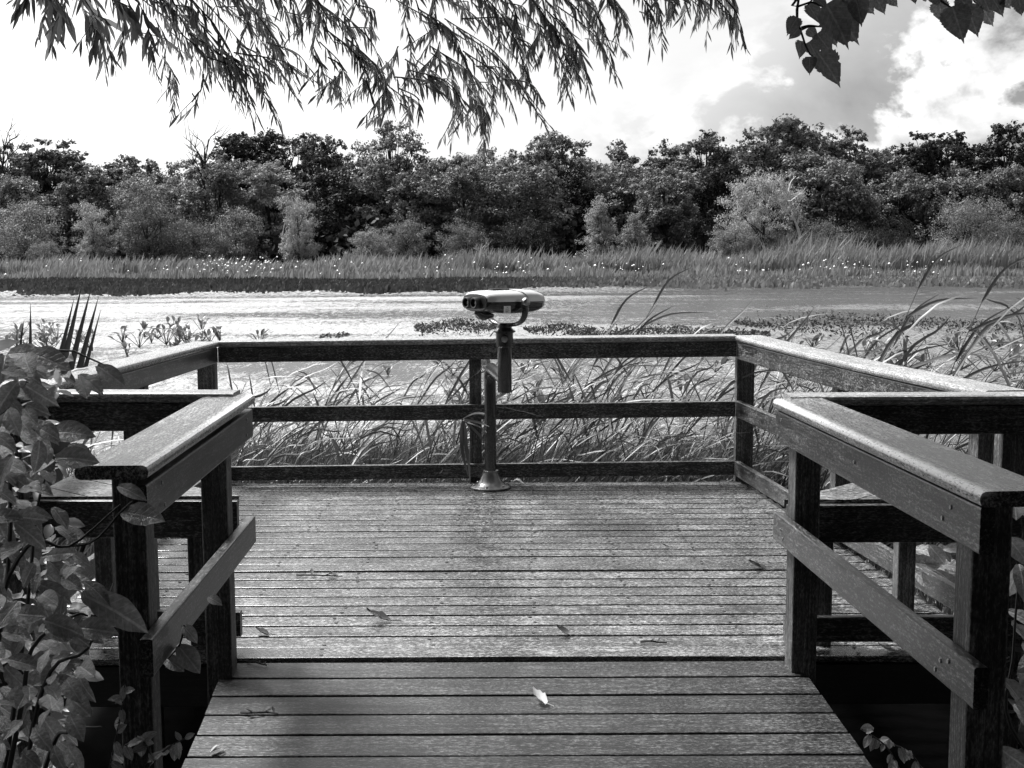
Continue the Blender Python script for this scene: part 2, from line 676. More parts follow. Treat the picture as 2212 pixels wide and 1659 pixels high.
def railing(name, label, a, b, zc0, zc1, inner, posts, levels, cap_w=.19, capmat=None, base=None, group=None, cap_ext=(0, 0), cuts=(0, 0), zmid=0, low=True, cap_sag=0.0, post_z0=-.7, facemat=None):
    """a,b: plan points of the inner face line; inner: unit plan vector from the posts towards the walkway.
    levels: list of (name, z_top, z_bottom) relative to the cap top at each end given by zc0/zc1"""
    a, b, n = Vector((*a, 0)), Vector((*b, 0)), Vector((*inner, 0)).normalized()
    t = (b - a).normalized()
    c = (a + b) / 2
    root = tag(empty(name, (c.x, c.y, 0)), label, 'railing', group)
    P = Matrix.Translation((-c.x, -c.y, 0))
    ret = []

    def put(o):
        o.matrix_basis = P @ o.matrix_basis
        ret.append(o)
        return o
    z = Vector((0, 0, 1))
    off = -n * (cap_w / 2 - .012)
    put(board('cap_rail', a + off + z * (zc0 - CAPT / 2) - t * cap_ext[0], b + off + z * (zc1 - CAPT / 2) + t * cap_ext[1], cap_w, CAPT, capmat or M_cap, root, r=.015, cut0=cuts[0], cut1=cuts[1], nseg=10, sag=cap_sag))
    for nm, dt, db in levels:
        h = dt - db
        put(board(nm, a - n * .019 + z * (zc0 + (dt + db) / 2), b - n * .019 + z * (zc1 + (dt + db) / 2), .038, h, facemat or M_rail, root, r=.006, nseg=8, sag=cap_sag * .7))
    for (s, dpt, wdt) in posts:
        pc = a + t * s - n * (.039 + dpt / 2)
        zt = zc0 + (zc1 - zc0) * s / (b - a).length - CAPT - .002
        # square post aligned to the railing
        o = board('post', (pc.x, pc.y, post_z0), (pc.x, pc.y, zt), wdt, dpt, M_post, root, r=.007, nseg=3, upright=True)
        ang = math.atan2(t.y, t.x)
        M = o.matrix_basis
        R = Matrix.Rotation(ang, 4, 'Z')
        loc = M.translation.copy()
        M2 = R @ Matrix(M.to_3x3()).to_4x4()
        M2.translation = loc
        o.matrix_basis = P @ M2
    return root


def nails(root, pts, face_n, mat=M_screw, r=.006):
    mb = MB()
    c = root.location
    n = Vector((face_n[0], face_n[1], 0)).normalized()
    t = Vector((0, 0, 1)).cross(n)
    for p in pts:
        p = Vector(p) - c
        v = [p + n * .003 + (t * math.cos(k * math.pi / 3) + Vector((0, 0, 1)) * math.sin(k * math.pi / 3)) * r for k in range(6)]
        v += [p + (t * math.cos(k * math.pi / 3) + Vector((0, 0, 1)) * math.sin(k * math.pi / 3)) * r * 1.2 for k in range(6)]
        mb.add(v, [(0, 1, 2, 3, 4, 5)] + [(k, k + 6, (k + 1) % 6 + 6, (k + 1) % 6) for k in range(6)])
    o = mb.build('nail_heads', mat, root)
    o['kind'] = 'stuff'


BACK = [('face_board', -.042, -.150), ('middle_rail', -.467, -.575), ('lower_rail', -.892, -.992)]
BL, BR = (-2.06, 8.47), (1.575, 8.47)
railing('platform_railing', 'dark railing across the far end of the platform behind the binocular viewer', BL, BR, 1.006, 1.034, (0, -1),
        [(-.10, .09, .125), (1.80, .09, .085), (3.71, .09, .125)], BACK, cap_w=.18, cuts=(0, 0))
FRL, FRR = (-2.06, 4.98), (1.945, 4.90)
railing('platform_railing', 'pale topped side railing running from the back left corner towards the bush', (-2.06, 8.46), (-2.02, 4.99), 1.006, 1.07, (1, 0),
        [(1.6, .09, .09), (3.3, .09, .09)], BACK, cap_w=.19, cap_ext=(.01, .0))
railing('platform_railing', 'long bright side railing slanting from the back right corner to the right edge', (1.575, 8.46), (1.955, 4.95), 1.034, 1.058, (-1, -.11),
        [(1.75, .09, .09), (3.35, .09, .09)], [('face_board', -.046, -.165), ('middle_rail', -.46, -.575), ('lower_rail', -.89, -.995)], cap_w=.20, cap_ext=(.01, 0), cap_sag=-.012)

FRONT = [('face_board', -.042, -.158), ('middle_rail', -.445, -.60), ('lower_rail', -.91, -1.015)]
# front railings: their backs, seen from the ramp, are in shade
railing('platform_railing', 'short black railing at the left, crossing between the ramp rail and the bush', (-2.16, 4.86), (-1.125, 4.86), 1.078, 1.072, (0, -1),
        [(.10, .09, .10), (.62, .09, .10)], FRONT, cap_w=.14)
railing('platform_railing', 'short black railing at the right, crossing behind the right ramp rail', (1.11, 4.80), (2.16, 4.80), 1.058, 1.058, (0, -1),
        [(.93, .09, .12)], FRONT, cap_w=.14)

RAMPL = [('face_board', -.060, -.175), ('lower_rail', -.508, -.620)]
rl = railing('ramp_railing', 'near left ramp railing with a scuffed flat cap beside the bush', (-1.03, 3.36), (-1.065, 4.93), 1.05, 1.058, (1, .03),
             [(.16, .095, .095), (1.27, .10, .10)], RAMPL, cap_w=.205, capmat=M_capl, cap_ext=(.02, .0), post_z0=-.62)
RAMPR = [('face_board', -.044, -.165), ('lower_rail', -.455, -.565)]
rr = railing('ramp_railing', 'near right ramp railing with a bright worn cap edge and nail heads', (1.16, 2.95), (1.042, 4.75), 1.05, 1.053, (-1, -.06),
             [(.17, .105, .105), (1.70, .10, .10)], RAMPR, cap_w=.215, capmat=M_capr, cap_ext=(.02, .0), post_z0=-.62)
rn = Vector((-1, -.06, 0)).normalized()


def rpt(s, z):
    a, b = Vector((1.16, 2.95, 0)), Vector((1.042, 4.75, 0))
    p = a + (b - a).normalized() * s + rn * .0005
    return (p.x, p.y, z)


nails(rr, [rpt(.17, .97), rpt(.22, .93), rpt(.20, .545), rpt(.23, .51), rpt(.15, .56), rpt(1.72, .98), rpt(1.76, .91), rpt(1.70, .55), rpt(1.67, .52), rpt(.9, .96)], rn)
nails(rl, [(-1.027 - .0005, 3.50, .97), (-1.027, 3.52, .90), (-1.060, 4.80, .97), (-1.061, 4.79, .91)], (1, .03))

# ---- triangular corner benches of diagonal boards
def corner_bench(label, sx, pts, zt):
    root = tag(empty('corner_bench', (pts[2][0], pts[2][1], 0)), label, 'bench', 'corner benches of the platform')
    A, B, Cn = [Vector((*p, 0)) for p in pts]      # A on the front railing, B on the side railing, Cn the corner
    c = root.location
    lines = [0, .36, .72, 1.0]
    for k in range(3):
        u0, u1 = lines[k] + .006, lines[k + 1] - .006
        q = [A.lerp(Cn, u0), B.lerp(Cn, u0), B.lerp(Cn, u1), A.lerp(Cn, u1)]
        v = [(p.x - c.x, p.y - c.y, zt) for p in q] + [(p.x - c.x, p.y - c.y, zt - .035) for p in q]
        f = [(0, 1, 2, 3), (7, 6, 5, 4)] + [(j, j + 4, (j + 1) % 4 + 4, (j + 1) % 4) for j in range(4)]
        if sx > 0:
            f = [tuple(reversed(x)) for x in f]
        link('seat_board', mesh('seat_board', v, f), M_capw, root)
    for u in (.12, .85):
        p = A.lerp(B, u).lerp(Cn, .12)
        board('leg', (p.x - c.x, p.y - c.y, 0.0), (p.x - c.x, p.y - c.y, zt - .037), .08, .08, M_post, root, upright=True, nseg=2)
    return root


corner_bench('light triangular corner bench of diagonal boards behind the right ramp post', 1, [(1.10, 4.845), (1.87, 5.55), (1.93, 4.845)], .628)
corner_bench('light triangular corner bench of diagonal boards behind the left ramp post', -1, [(-1.12, 4.905), (-1.98, 5.62), (-1.99, 4.905)], .640)


# ------------------------------------------------------------------ binocular viewer
def viewer():
    bx, by = -.151, 8.26
    hx, hy = -.046, 7.60
    root = tag(empty('binocular_viewer', (bx, by, 0)), 'grey metal binocular viewer on a bent pole at the far railing', 'viewer')
    c = Vector((bx, by, 0))
    # flared base with bolts
    b = MB().lathe([(.142, .003), (.143, .012), (.128, .020), (.098, .030), (.075, .055), (.060, .090), (.055, .112), (.055, .122), (.047, .126)], 32).build('base_flange', M_flange, root, True)
    bolts = MB()
    for k in range(6):
        a = k * math.pi / 3 + .3
        bolts.lathe([(.011, .017), (.011, .027), (.007, .030)], 6, Matrix.Translation((.118 * math.cos(a), .118 * math.sin(a), 0)))
    bolts.build('bolts', M_screw, b)['kind'] = 'stuff'
    # pole that bends into a horizontal arm
    d = Vector((hx - bx, hy - by, 0))
    dn = d.normalized()
    zc = .835
    pts = [(0, 0, .10), (0, 0, .40), (0, 0, .70)]
    rb = .09
    for k in range(0, 7):
        a = k / 6 * math.pi / 2
        p = Vector((0, 0, zc - rb)) + dn * (rb - rb * math.cos(a)) + Vector((0, 0, rb * math.sin(a)))
        pts.append(p)
    pts.append(d + Vector((0, 0, zc - .012)))
    MB().tube(pts, .0415, 20).build('pole', M_metal, root, True)
    # mounting tube
    MB().lathe([(.040, .742), (.0445, .748), (.0445, 1.11), (.0445, 1.13)], 28, Matrix.Translation(d)).build('mounting_tube', M_metal, root, True)
    col = MB().lathe([(.050, 1.03), (.0545, 1.034), (.0545, 1.118), (.069, 1.124), (.070, 1.132), (.058, 1.140), (.046, 1.152)], 28, Matrix.Translation(d)).build('collar', M_metal, root, True)
    Mx = Matrix.Translation(d + Vector((0, -.054, 1.082))) @ Matrix.Rotation(math.pi / 2, 4, 'X')
    MB().lathe([(.020, -.004), (.020, .004), (.013, .006), (.013, .014), (.006, .017)], 16, Mx).build('clamp_bolt', M_screw, col, True)
    sw = MB().lathe([(.040, 1.145), (.040, 1.150), (.047, 1.153), (.047, 1.168), (.040, 1.174), (.034, 1.182)], 24, Matrix.Translation(d)).build('swivel', M_metal, root, True)
    # yoke
    HM = Matrix.Translation(d + Vector((0.012, 0, 1.318))) @ Matrix.Scale(1.06, 4) @ Matrix.Rotation(R_(40), 4, 'Z') @ Matrix.Rotation(R_(.8), 4, 'Y')
    W = .176
    yk = [(0, -W, .0), (0, -W, -.04), (0, -W * .93, -.085), (0, -W * .74, -.118), (0, -W * .45, -.134), (0, 0, -.139), (0, W * .45, -.134), (0, W * .74, -.118), (0, W * .93, -.085), (0, W, -.04), (0, W, .0)]
    yk = bez(yk, 30)
    v, f = [], []
    for i, p in enumerate(yk):
        t = (yk[min(i + 1, 30)] - yk[max(i - 1, 0)]).normalized()
        nrm = Vector((1, 0, 0)).cross(t)
        for k in range(10):
            a = 2 * math.pi * k / 10
            v.append(HM @ (p + Vector((1, 0, 0)) * .022 * math.cos(a) + nrm * .0125 * math.sin(a)))
    for i in range(30):
        for k in range(10):
            f.append((i * 10 + k, i * 10 + (k + 1) % 10, (i + 1) * 10 + (k + 1) % 10, (i + 1) * 10 + k))
    f += [tuple(range(9, -1, -1)), tuple(300 + k for k in range(10))]
    yo = MB().add(v, f).build('yoke', M_metal, root, True)
    for s in (-1, 1):
        MB().lathe([(.024, -.008), (.026, 0), (.024, .012), (.014, .020), (.006, .022)], 18, HM @ Matrix.Translation((0, s * W, .0)) @ Matrix.Rotation(-s * math.pi / 2, 4, 'X')).build('pivot_knob', M_screw, yo, True)

    # head: lofted halves, split at the seam
    xs = [-.232, -.228, -.215, -.17, -.10, -.03, .05, .12, .17, .205, .226, .236, .238]
    wv = [.100, .112, .122, .132, .140, .145, .147, .142, .132, .112, .084, .050, .02]
    tv = [.040, .050, .057, .062, .064, .065, .065, .062, .056, .045, .030, .014, .004]
    bv = [.046, .054, .058, .063, .068, .072, .071, .067, .060, .047, .030, .015, .004]

    def half(sign, hv, inset=1.0):
        N = 14
        vv, ff = [], []
        for x, wdt, h in zip(xs, wv, hv):
            for k in range(N + 1):
                a = math.pi * k / N
                ca, sa = math.cos(a), math.sin(a)
                e = .62
                yy = math.copysign(abs(ca) ** e, ca) * wdt * inset
                zz = sign * (abs(sa) ** e) * h
                vv.append(HM @ Vector((x, yy, zz + sign * .0012)))
        M1 = N + 1
        for i in range(len(xs) - 1):
            for k in range(N):
                q = (i * M1 + k, i * M1 + k + 1, (i + 1) * M1 + k + 1, (i + 1) * M1 + k)
                ff.append(q if sign > 0 else q[::-1])
        ff.append(tuple(range(M1 - 1, -1, -1)) if sign < 0 else tuple(range(M1)))
        ff.append(tuple((len(xs) - 1) * M1 + k for k in range(M1)))
        return MB().add(vv, ff)
    body = half(-1, bv, .985).build('lower_housing', M_metal, root, True)
    top = half(1, tv).build('upper_housing', M_shell_lit, root, True)
    # raised rear hood on the far half of the upper housing
    N = 14
    vv, ff = [], []
    hx_ = [(.0, .004, 1.0), (.004, .006, 1.03), (.06, .006, 1.03), (.13, .005, 1.03), (.19, .002, 1.02)]
    for q, (x, add, s) in enumerate(hx_):
        wdt = np.interp(x, xs, wv) * s
        h = np.interp(x, xs, tv) + add
        for k in range(N + 1):
            a = math.pi * k / N
            ca, sa = math.cos(a), math.sin(a)
            sk = .05 * (1 - abs(sa)) * (1 if q < 2 else 0)
            vv.append(HM @ Vector((x + sk, math.copysign(abs(ca) ** .62, ca) * wdt, abs(sa) ** .62 * h + .001)))
    for i in range(len(hx_) - 1):
        for k in range(N):
            ff.append((i * (N + 1) + k, i * (N + 1) + k + 1, (i + 1) * (N + 1) + k + 1, (i + 1) * (N + 1) + k))
    MB().add(vv, ff).build('hood', M_shell_lit, top, True)
    # sight strip
    sb = MB().box(-.12, .10, -.022, .022, .066, .0745)
    sb.v = [HM @ Vector(p) for p in sb.v]
    sb.build('sight_strip', M_metal, top)
    # face plate and eyepieces
    fp, ff = [], []
    N = 36
    for ring, (x, s) in enumerate(((-.232, 1.02), (-.240, 1.0), (-.240, .0))):
        for k in range(N):
            a = 2 * math.pi * k / N
            ca, sa = math.cos(a), math.sin(a)
            fp.append(HM @ Vector((x, math.copysign(abs(ca) ** .7, ca) * .108 * s, math.copysign(abs(sa) ** .7, sa) * .048 * s - .003)))
    for r2 in range(2):
        for k in range(N):
            ff.append((r2 * N + k, r2 * N + (k + 1) % N, (r2 + 1) * N + (k + 1) % N, (r2 + 1) * N + k))
    fpo = MB().add(fp, ff).build('face_plate', M_metal, root, True)
    for s in (-1, 1):
        E = HM @ Matrix.Translation((-.238, s * .036, -.006)) @ Matrix.Rotation(-math.pi / 2, 4, 'Y')
        e = MB().lathe([(.033, 0), (.034, .020), (.032, .038), (.029, .040), (.023, .038), (.022, .020)], 24, E).build('eyepiece', M_black, fpo, True)
        MB().lathe([(.0195, .021), (.015, .0235), (.006, .025)], 20, E).build('lens', M_glass, e, True)
    # chin grip under the eyepieces
    ch = MB().tube([HM @ Vector(p) for p in ((-.222, .0, -.058), (-.20, 0, -.074), (-.16, 0, -.084), (-.10, 0, -.082))], [.020, .03, .028, .01], 12)
    ch.build('chin_rest', M_metal, body, True)
    # label on the near side
    lb = MB().box(-.135, -.085, -.1425, -.1400, -.062, -.022)
    lb.v = [HM @ Vector(p) for p in lb.v]
    st = lb.build('sticker', M_sticker, body)
    ink = MB()
    for zz, x0, x1 in ((-.030, -.115, -.103), (-.040, -.124, -.097), (-.050, -.124, -.094), (-.055, -.124, -.104)):
        ink.box(x0, x1, -.1432, -.1424, zz - .0014, zz + .0014)
    ink.v = [HM @ Vector(p) for p in ink.v]
    ink.build('print', M_ink, st)
    for ch_ in root.children:
        pass
    return root


viewer()


# ------------------------------------------------------------------ trees across the water
def leaf_cards(C, Nrm, size, rng, aspect=.55, up_bias=None):
    """rhombic leaf clump faces at C with normals about Nrm"""
    n = len(C)
    Nn = Nrm / (np.linalg.norm(Nrm, axis=1, keepdims=True) + 1e-9)
    r = rng.normal(size=(n, 3))
    if up_bias is not None:
        r = r * .5 + up_bias
    T = r - (r * Nn).sum(1, keepdims=True) * Nn
    T /= np.linalg.norm(T, axis=1, keepdims=True) + 1e-9
    B = np.cross(Nn, T)
    s = (size * rng.uniform(.6, 1.35, n))[:, None]
    V = np.empty((n, 4, 3))
    V[:, 0] = C - T * s
    V[:, 1] = C + B * s * aspect + T * s * .1
    V[:, 2] = C + T * s
    V[:, 3] = C - B * s * aspect + T * s * .1
    return V.reshape(-1, 3), np.arange(n * 4).reshape(-1, 4)


def make_tree_meshes(seed, h, wid, style):
    """returns (trunk mesh, crown mesh) around the origin; style sets the habit"""
    rng = np.random.default_rng(seed)
    st = dict(round=(.12, 1.0, 110, .095, 78, .17), airy=(.30, 1.0, 95, .075, 52, .16), cone=(.03, .9, 80, .10, 75, .14),
              feather=(.03, .95, 36, .15, 190, .17), shrub=(.0, 1.0, 34, .16, 170, .15), spread=(.0, 1.0, 60, .125, 140, .17))[style]
    base, _, ncl, rc, nl, ls = st
    tm = MB()
    lean = rng.normal(0, .03 * h, 2)
    top = np.array([lean[0], lean[1], h * .86])
    trunk = [np.array([0, 0, -.3]), np.array([lean[0] * .2 + rng.normal(0, .1), lean[1] * .2, h * .25]), np.array([lean[0] * .6, lean[1] * .6, h * .55]), top]
    tr = max(.10, h * .018)
    tm.tube(trunk, [tr * 1.3, tr, tr * .65, tr * .15], 7)
    zc = h * (base + 1) / 2
    hz = h * (1 - base) / 2
    CC, NN, SS = [], [], []
    cents = []
    tries = 0
    while len(cents) < ncl and tries < 4000:
        tries += 1
        u = rng.normal(size=3)
        u /= np.linalg.norm(u)
        rr = rng.uniform(.25, 1) ** .5
        p = u * rr
        z = p[2]
        if style == 'cone':
            k = max(.12, (1 - (z + 1) / 2) ** .75 * 1.15)
        elif style == 'round':
            k = 1.0
        elif style == 'airy':
            k = .72 + .33 * (z + .6) / 1.6
        elif style == 'feather':
            k = 1.05 - .25 * (z + 1) / 2
        else:
            k = 1.08 - .2 * (z + 1) / 2
        q = np.array([p[0] * wid / 2 * k, p[1] * wid / 2 * k, zc + z * hz * .93])
        q[:2] += top[:2] * max(0, q[2] / h)
        if all(np.linalg.norm((q - c) / [1, 1, .8]) > rc * wid * .62 for c in cents):
            cents.append(q)
    cents = np.array(cents)
    order = np.argsort(cents[:, 2])
    for ci, c in enumerate(cents):
        r = rc * wid * rng.uniform(.75, 1.35)
        n = int(nl * (r / (rc * wid)) ** 2 * (1.0 if wid < 9 else 1.25))
        n = int(n * 2.1)
        m_ = 9
        su = rng.normal(size=(m_, 3))
        su /= np.linalg.norm(su, axis=1, keepdims=True)
        su[:, 2] = su[:, 2] * .8 + .15
        sub = su * rng.uniform(.4, 1.45, m_)[:, None]
        pk = rng.integers(0, m_, n)
        u = rng.normal(size=(n, 3))
        u /= np.linalg.norm(u, axis=1, keepdims=True)
        p = (sub[pk] + u * (rng.uniform(0, 1, n) ** .6)[:, None] * .52) * r * np.array([1.15, 1.15, .8])
        CC.append(c + p)
        out = u + np.array([0, 0, .75]) + rng.normal(0, .55, (n, 3))
        NN.append(out)
        SS.append(np.full(n, ls * .72))
        # limb to this clump
        if ci % 2 == 0 or style == 'airy':
            zb = np.clip(c[2] - .25 * h - rng.uniform(0, .1) * h, h * .08, h * .6)
            s = zb / h
            pb = np.array([top[0] * s, top[1] * s, zb])
            mid = pb * .5 + c * .5 + np.array([0, 0, -.03 * h]) + rng.normal(0, .02 * h, 3)
            rb = tr * .45
            tm.tube([pb, mid, c], [rb, rb * .6, rb * .15], 5, False)
    # stray sprays on the outline
    ns = int(ncl * nl * .18)
    k = rng.integers(0, len(cents), ns)
    u = rng.normal(size=(ns, 3))
    u /= np.linalg.norm(u, axis=1, keepdims=True)
    u[:, 2] = np.abs(u[:, 2]) * .9
    CC.append(cents[k] + u * rc * wid * rng.uniform(.9, 1.5, ns)[:, None] * np.array([1.1, 1.1, .9]))
    NN.append(rng.normal(size=(ns, 3)) + [0, 0, .6])
    SS.append(np.full(ns, ls * .65))
    C, N_, Sz = np.concatenate(CC), np.concatenate(NN), np.concatenate(SS)
    if style == 'feather':
        V, F = leaf_cards(C, N_, Sz * 1.25, rng, .22, np.array([.35, 0, 1.0]))
    elif style == 'cone':
        V, F = leaf_cards(C, N_, Sz, rng, .5, np.array([0, 0, .5]))
    else:
        V, F = leaf_cards(C, N_, Sz, rng, .6)
    # drop faces below ground
    return tm, mesh_np('crown', V, [F])


PROTO = {}


def tree(name, xv, topv, Y, wv_, style, tone, label, seed, group='trees of the far wood', bark=None, zb=WZ + .1):
    """xv, topv: where the top of the crown stands in the picture, wv_: crown width there"""
    top = at_y(xv, topv, Y)
    h = top.z - zb
    wid = wv_ / FV * Y
    key = (style, seed % 5, round(wid / h * 2.5))
    if key not in PROTO:
        tm, cr = make_tree_meshes(seed * 13 + 5, 10.0, 10.0 * wid / h, style)
        PROTO[key] = (mesh('trunk', tm.v, tm.f, True), cr)
    tmesh, cmesh = PROTO[key]
    root = tag(empty(name, (top.x, Y, zb), (seed * 2.399) % 6.283), label, 'tree' if name.endswith('tree') else 'shrub', group)
    s = h / 10.0
    sq = 1 + .18 * math.sin(seed * 5.1)
    root.scale = (s * sq, s / sq, s)
    t = bpy.data.objects.new('trunk', tmesh)
    c = bpy.data.objects.new('crown', cmesh)
    for o, m in ((t, bark or M_barkd), (c, M_tree[tone])):
        COL.objects.link(o)
        if not o.data.materials:
            o.data.materials.append(m)
        o.material_slots[0].link = 'OBJECT'
        o.material_slots[0].material = m
        o.parent = root
    return root


T = tree
# back row, skyline
back = [
    (8, 300, 118, 110, 'airy', 1, 'airy half bare tree at the left end of the far skyline'),
    (95, 284, 117, 120, 'airy', 0, 'tall tree with a flat dark crown on a bare stem, second from the left'),
    (175, 348, 121, 130, 'round', 1, 'low grey crown right of the flat topped tree at the left'),
    (245, 332, 119, 90, 'round', 0, 'dark narrow crown left of the skyline dip'),
    (300, 322, 116, 100, 'airy', 0, 'small spreading dark crown standing just left of the skyline dip'),
    (375, 352, 122, 130, 'round', 1, 'low crown in the lowest dip of the left skyline'),
    (445, 318, 116, 130, 'airy', 1, 'thin topped tree with bare twigs right of the skyline dip'),
    (525, 260, 117, 150, 'round', 3, 'tall dense black crown under the left willow tips'),
    (600, 296, 119, 120, 'airy', 0, 'dark crown between the dense black crown and the airy round one'),
    (692, 268, 115, 150, 'airy', 0, 'tall airy rounded crown left of centre with sky showing through'),
    (765, 325, 121, 110, 'round', 1, 'low crown filling the gap between two tall airy trees'),
    (850, 266, 116, 165, 'airy', 0, 'tall open crown whose top touches the hanging willow tips'),
    (950, 318, 119, 130, 'round', 1, 'lower rounded crown left of the middle of the skyline'),
    (1040, 318, 121, 150, 'round', 1, 'level leafy crown above the binocular viewer'),
    (1110, 322, 118, 110, 'round', 0, 'level dark crown just right of the one above the viewer'),
    (1195, 276, 115, 135, 'round', 0, 'tall rounded crown right of the binocular viewer'),
    (1290, 332, 121, 120, 'round', 1, 'low crown right of the tall rounded one in the centre'),
    (1350, 304, 117, 110, 'airy', 1, 'twiggy topped crown above the pale cone shaped shrub'),
    (1430, 300, 119, 120, 'round', 0, 'even dark crown left of the narrow upright one'),
    (1475, 312, 122, 100, 'round', 1, 'small crown tucked in left of the narrow upright tree'),
    (1535, 272, 116, 95, 'airy', 0, 'narrow upright crown left of the tallest tree'),
    (1600, 300, 118, 100, 'round', 0, 'dark crown between the narrow upright tree and the tallest one'),
    (1682, 236, 114, 150, 'round', 0, 'tallest tree of the far wood, under the grey clouds'),
    (1765, 286, 118, 120, 'round', 1, 'rounded crown at the right shoulder of the tallest tree'),
    (1842, 268, 116, 130, 'round', 1, 'broad crown with a ragged flat top right of the tallest tree'),
    (1925, 312, 121, 110, 'round', 1, 'low crown in the dip of the right skyline'),
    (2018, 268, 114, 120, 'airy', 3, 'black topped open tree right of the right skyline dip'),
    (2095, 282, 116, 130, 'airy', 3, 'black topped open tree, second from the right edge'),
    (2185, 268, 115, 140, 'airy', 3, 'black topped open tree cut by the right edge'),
    (-90, 320, 118, 150, 'round', 1, 'tree just beyond the left edge of the far wood'),
    (2310, 290, 118, 150, 'round', 0, 'tree just beyond the right edge of the far wood'),
]
for i, (x, ty, Y, wd, stl, tone, lab) in enumerate(back):
    T('broadleaf_tree', x, ty, Y, wd * 1.18, stl, tone, lab, i + 1)
mid = [
    (40, 372, 110, 150, 'spread', 1, 'grey leafy tree in front of the left end of the wood'),
    (170, 350, 111, 140, 'spread', 0, 'dark leafy tree behind the feathery shrub at the left'),
    (330, 362, 110, 150, 'spread', 1, 'leafy tree behind the layered small tree at the left'),
    (470, 340, 109, 170, 'spread', 1, 'dark twiggy tree left of the pale leafy one'),
    (580, 346, 110, 140, 'spread', 2, 'pale leafy tree above the feathery round shrub'),
    (720, 352, 111, 160, 'spread', 3, 'black shadowed tree right of the feathery round shrub'),
    (820, 340, 112, 160, 'spread', 0, 'dark tree left of the middle of the wood'),
    (900, 356, 110, 130, 'spread', 1, 'grey leaved tree with lit clumps left of the viewer'),
    (1000, 348, 109, 160, 'spread', 1, 'leafy tree with lit upper clumps straight above the viewer'),
    (1120, 338, 108, 170, 'spread', 1, 'large leafy tree with drooping lit edge right of the viewer'),
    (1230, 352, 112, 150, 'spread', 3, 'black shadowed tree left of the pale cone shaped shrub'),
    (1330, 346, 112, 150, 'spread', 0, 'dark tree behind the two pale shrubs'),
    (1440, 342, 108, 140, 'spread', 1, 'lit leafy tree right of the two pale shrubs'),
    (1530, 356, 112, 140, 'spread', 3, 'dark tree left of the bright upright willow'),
    (1745, 318, 110, 170, 'round', 0, 'dense dark tree behind the pale leaning trunk'),
    (1830, 352, 109, 150, 'spread', 0, 'dark layered tree right of the pale leaning trunk'),
    (1940, 360, 111, 160, 'spread', 0, 'dark tree with hanging bare vines at its foot'),
    (2060, 345, 110, 150, 'spread', 1, 'grey tree behind the lit bush at the right'),
    (2180, 352, 111, 160, 'spread', 0, 'dark leafy tree at the right edge under the black topped trees'),
]
for i, (x, ty, Y, wd, stl, tone, lab) in enumerate(mid):
    T('broadleaf_tree', x, ty, Y, wd * .98, stl, tone, lab, i + 40)
front = [
    ('leafy_shrub', 50, 428, 103, 130, 'shrub', 1, 'tall lit shrub at the left edge of the far bank'),
    ('feathery_shrub', 200, 440, 103, 95, 'feather', 4, 'bright feathery shrub near the left end of the far bank'),
    ('small_tree', 320, 402, 102, 130, 'feather', 1, 'small tree with layered feathery crowns and a dark stem'),
    ('leafy_shrub', 98, 518, 99, 70, 'shrub', 1, 'low round shrub in the reeds at the left'),
    ('leafy_shrub', 420, 470, 102, 130, 'shrub', 0, 'dark bushy shrub right of the layered small tree'),
    ('leafy_shrub', 505, 440, 103, 120, 'shrub', 0, 'dark twiggy shrub left of the feathery round shrub'),
    ('feathery_shrub', 645, 425, 101, 150, 'feather', 4, 'large round feathery pale shrub left of centre'),
    ('leafy_shrub', 795, 490, 101, 75, 'shrub', 2, 'small pale low shrub under the dark middle trees'),
    ('leafy_shrub', 880, 470, 104, 110, 'shrub', 0, 'dark shrub behind the reeds left of the viewer'),
    ('leafy_shrub', 1010, 480, 104, 130, 'shrub', 0, 'dark shrub behind the small bare bush'),
    ('leafy_shrub', 1130, 478, 104, 120, 'shrub', 3, 'black shrub right of the small bare bush'),
    ('cone_shrub', 1295, 418, 100, 108, 'cone', 4, 'pale cone shaped shrub right of centre'),
    ('cone_shrub', 1378, 450, 101, 80, 'cone', 4, 'smaller pale shrub beside the cone shaped one'),
    ('upright_willow_tree', 1650, 362, 100, 165, 'feather', 4, 'bright upright feathery willow left of the pale trunk'),
    ('leafy_shrub', 1590, 470, 98, 90, 'shrub', 2, 'pale leafy shrub at the foot of the bright upright willow'),
    ('leafy_shrub', 1700, 500, 101, 110, 'shrub', 0, 'dark shrub round the foot of the pale trunk'),
    ('leafy_shrub', 1800, 465, 102, 120, 'shrub', 1, 'grey layered shrub right of the pale trunk'),
    ('leafy_shrub', 1900, 490, 103, 120, 'shrub', 3, 'black shrub behind the bare hanging vines'),
    ('leafy_shrub', 2100, 420, 101, 170, 'shrub', 1, 'big lit shrub near the right edge of the far bank'),
    ('leafy_shrub', 2200, 470, 102, 120, 'shrub', 0, 'dark shrub cut by the right edge of the far bank'),
]
for i, (nm, x, ty, Y, wd, stl, tone, lab) in enumerate(front):
    T(nm, x, ty, Y, wd, stl, tone, lab, i + 70, group='shrubs along the far bank', zb=WZ + .3)


_k = 0
for sd in (-1, 1):                            # the wood runs on past both edges of the picture
    for q in range(9):
        xq = 1106 + sd * (1270 + q * 105)
        T('broadleaf_tree', xq, 300 + 34 * math.sin(q * 2.3 + sd), 116 - (q % 3) * 3, 170, ('round', 'spread', 'airy')[q % 3], (0, 1, 1)[q % 3],
          'tree of the far wood beyond the ' + ('left' if sd < 0 else 'right') + ' edge of the picture', 120 + _k)
        _k += 1
        T('broadleaf_tree', xq + 50, 372, 109, 170, 'spread', 1, 'lower tree of the far wood beyond the ' + ('left' if sd < 0 else 'right') + ' edge of the picture', 120 + _k)
        _k += 1


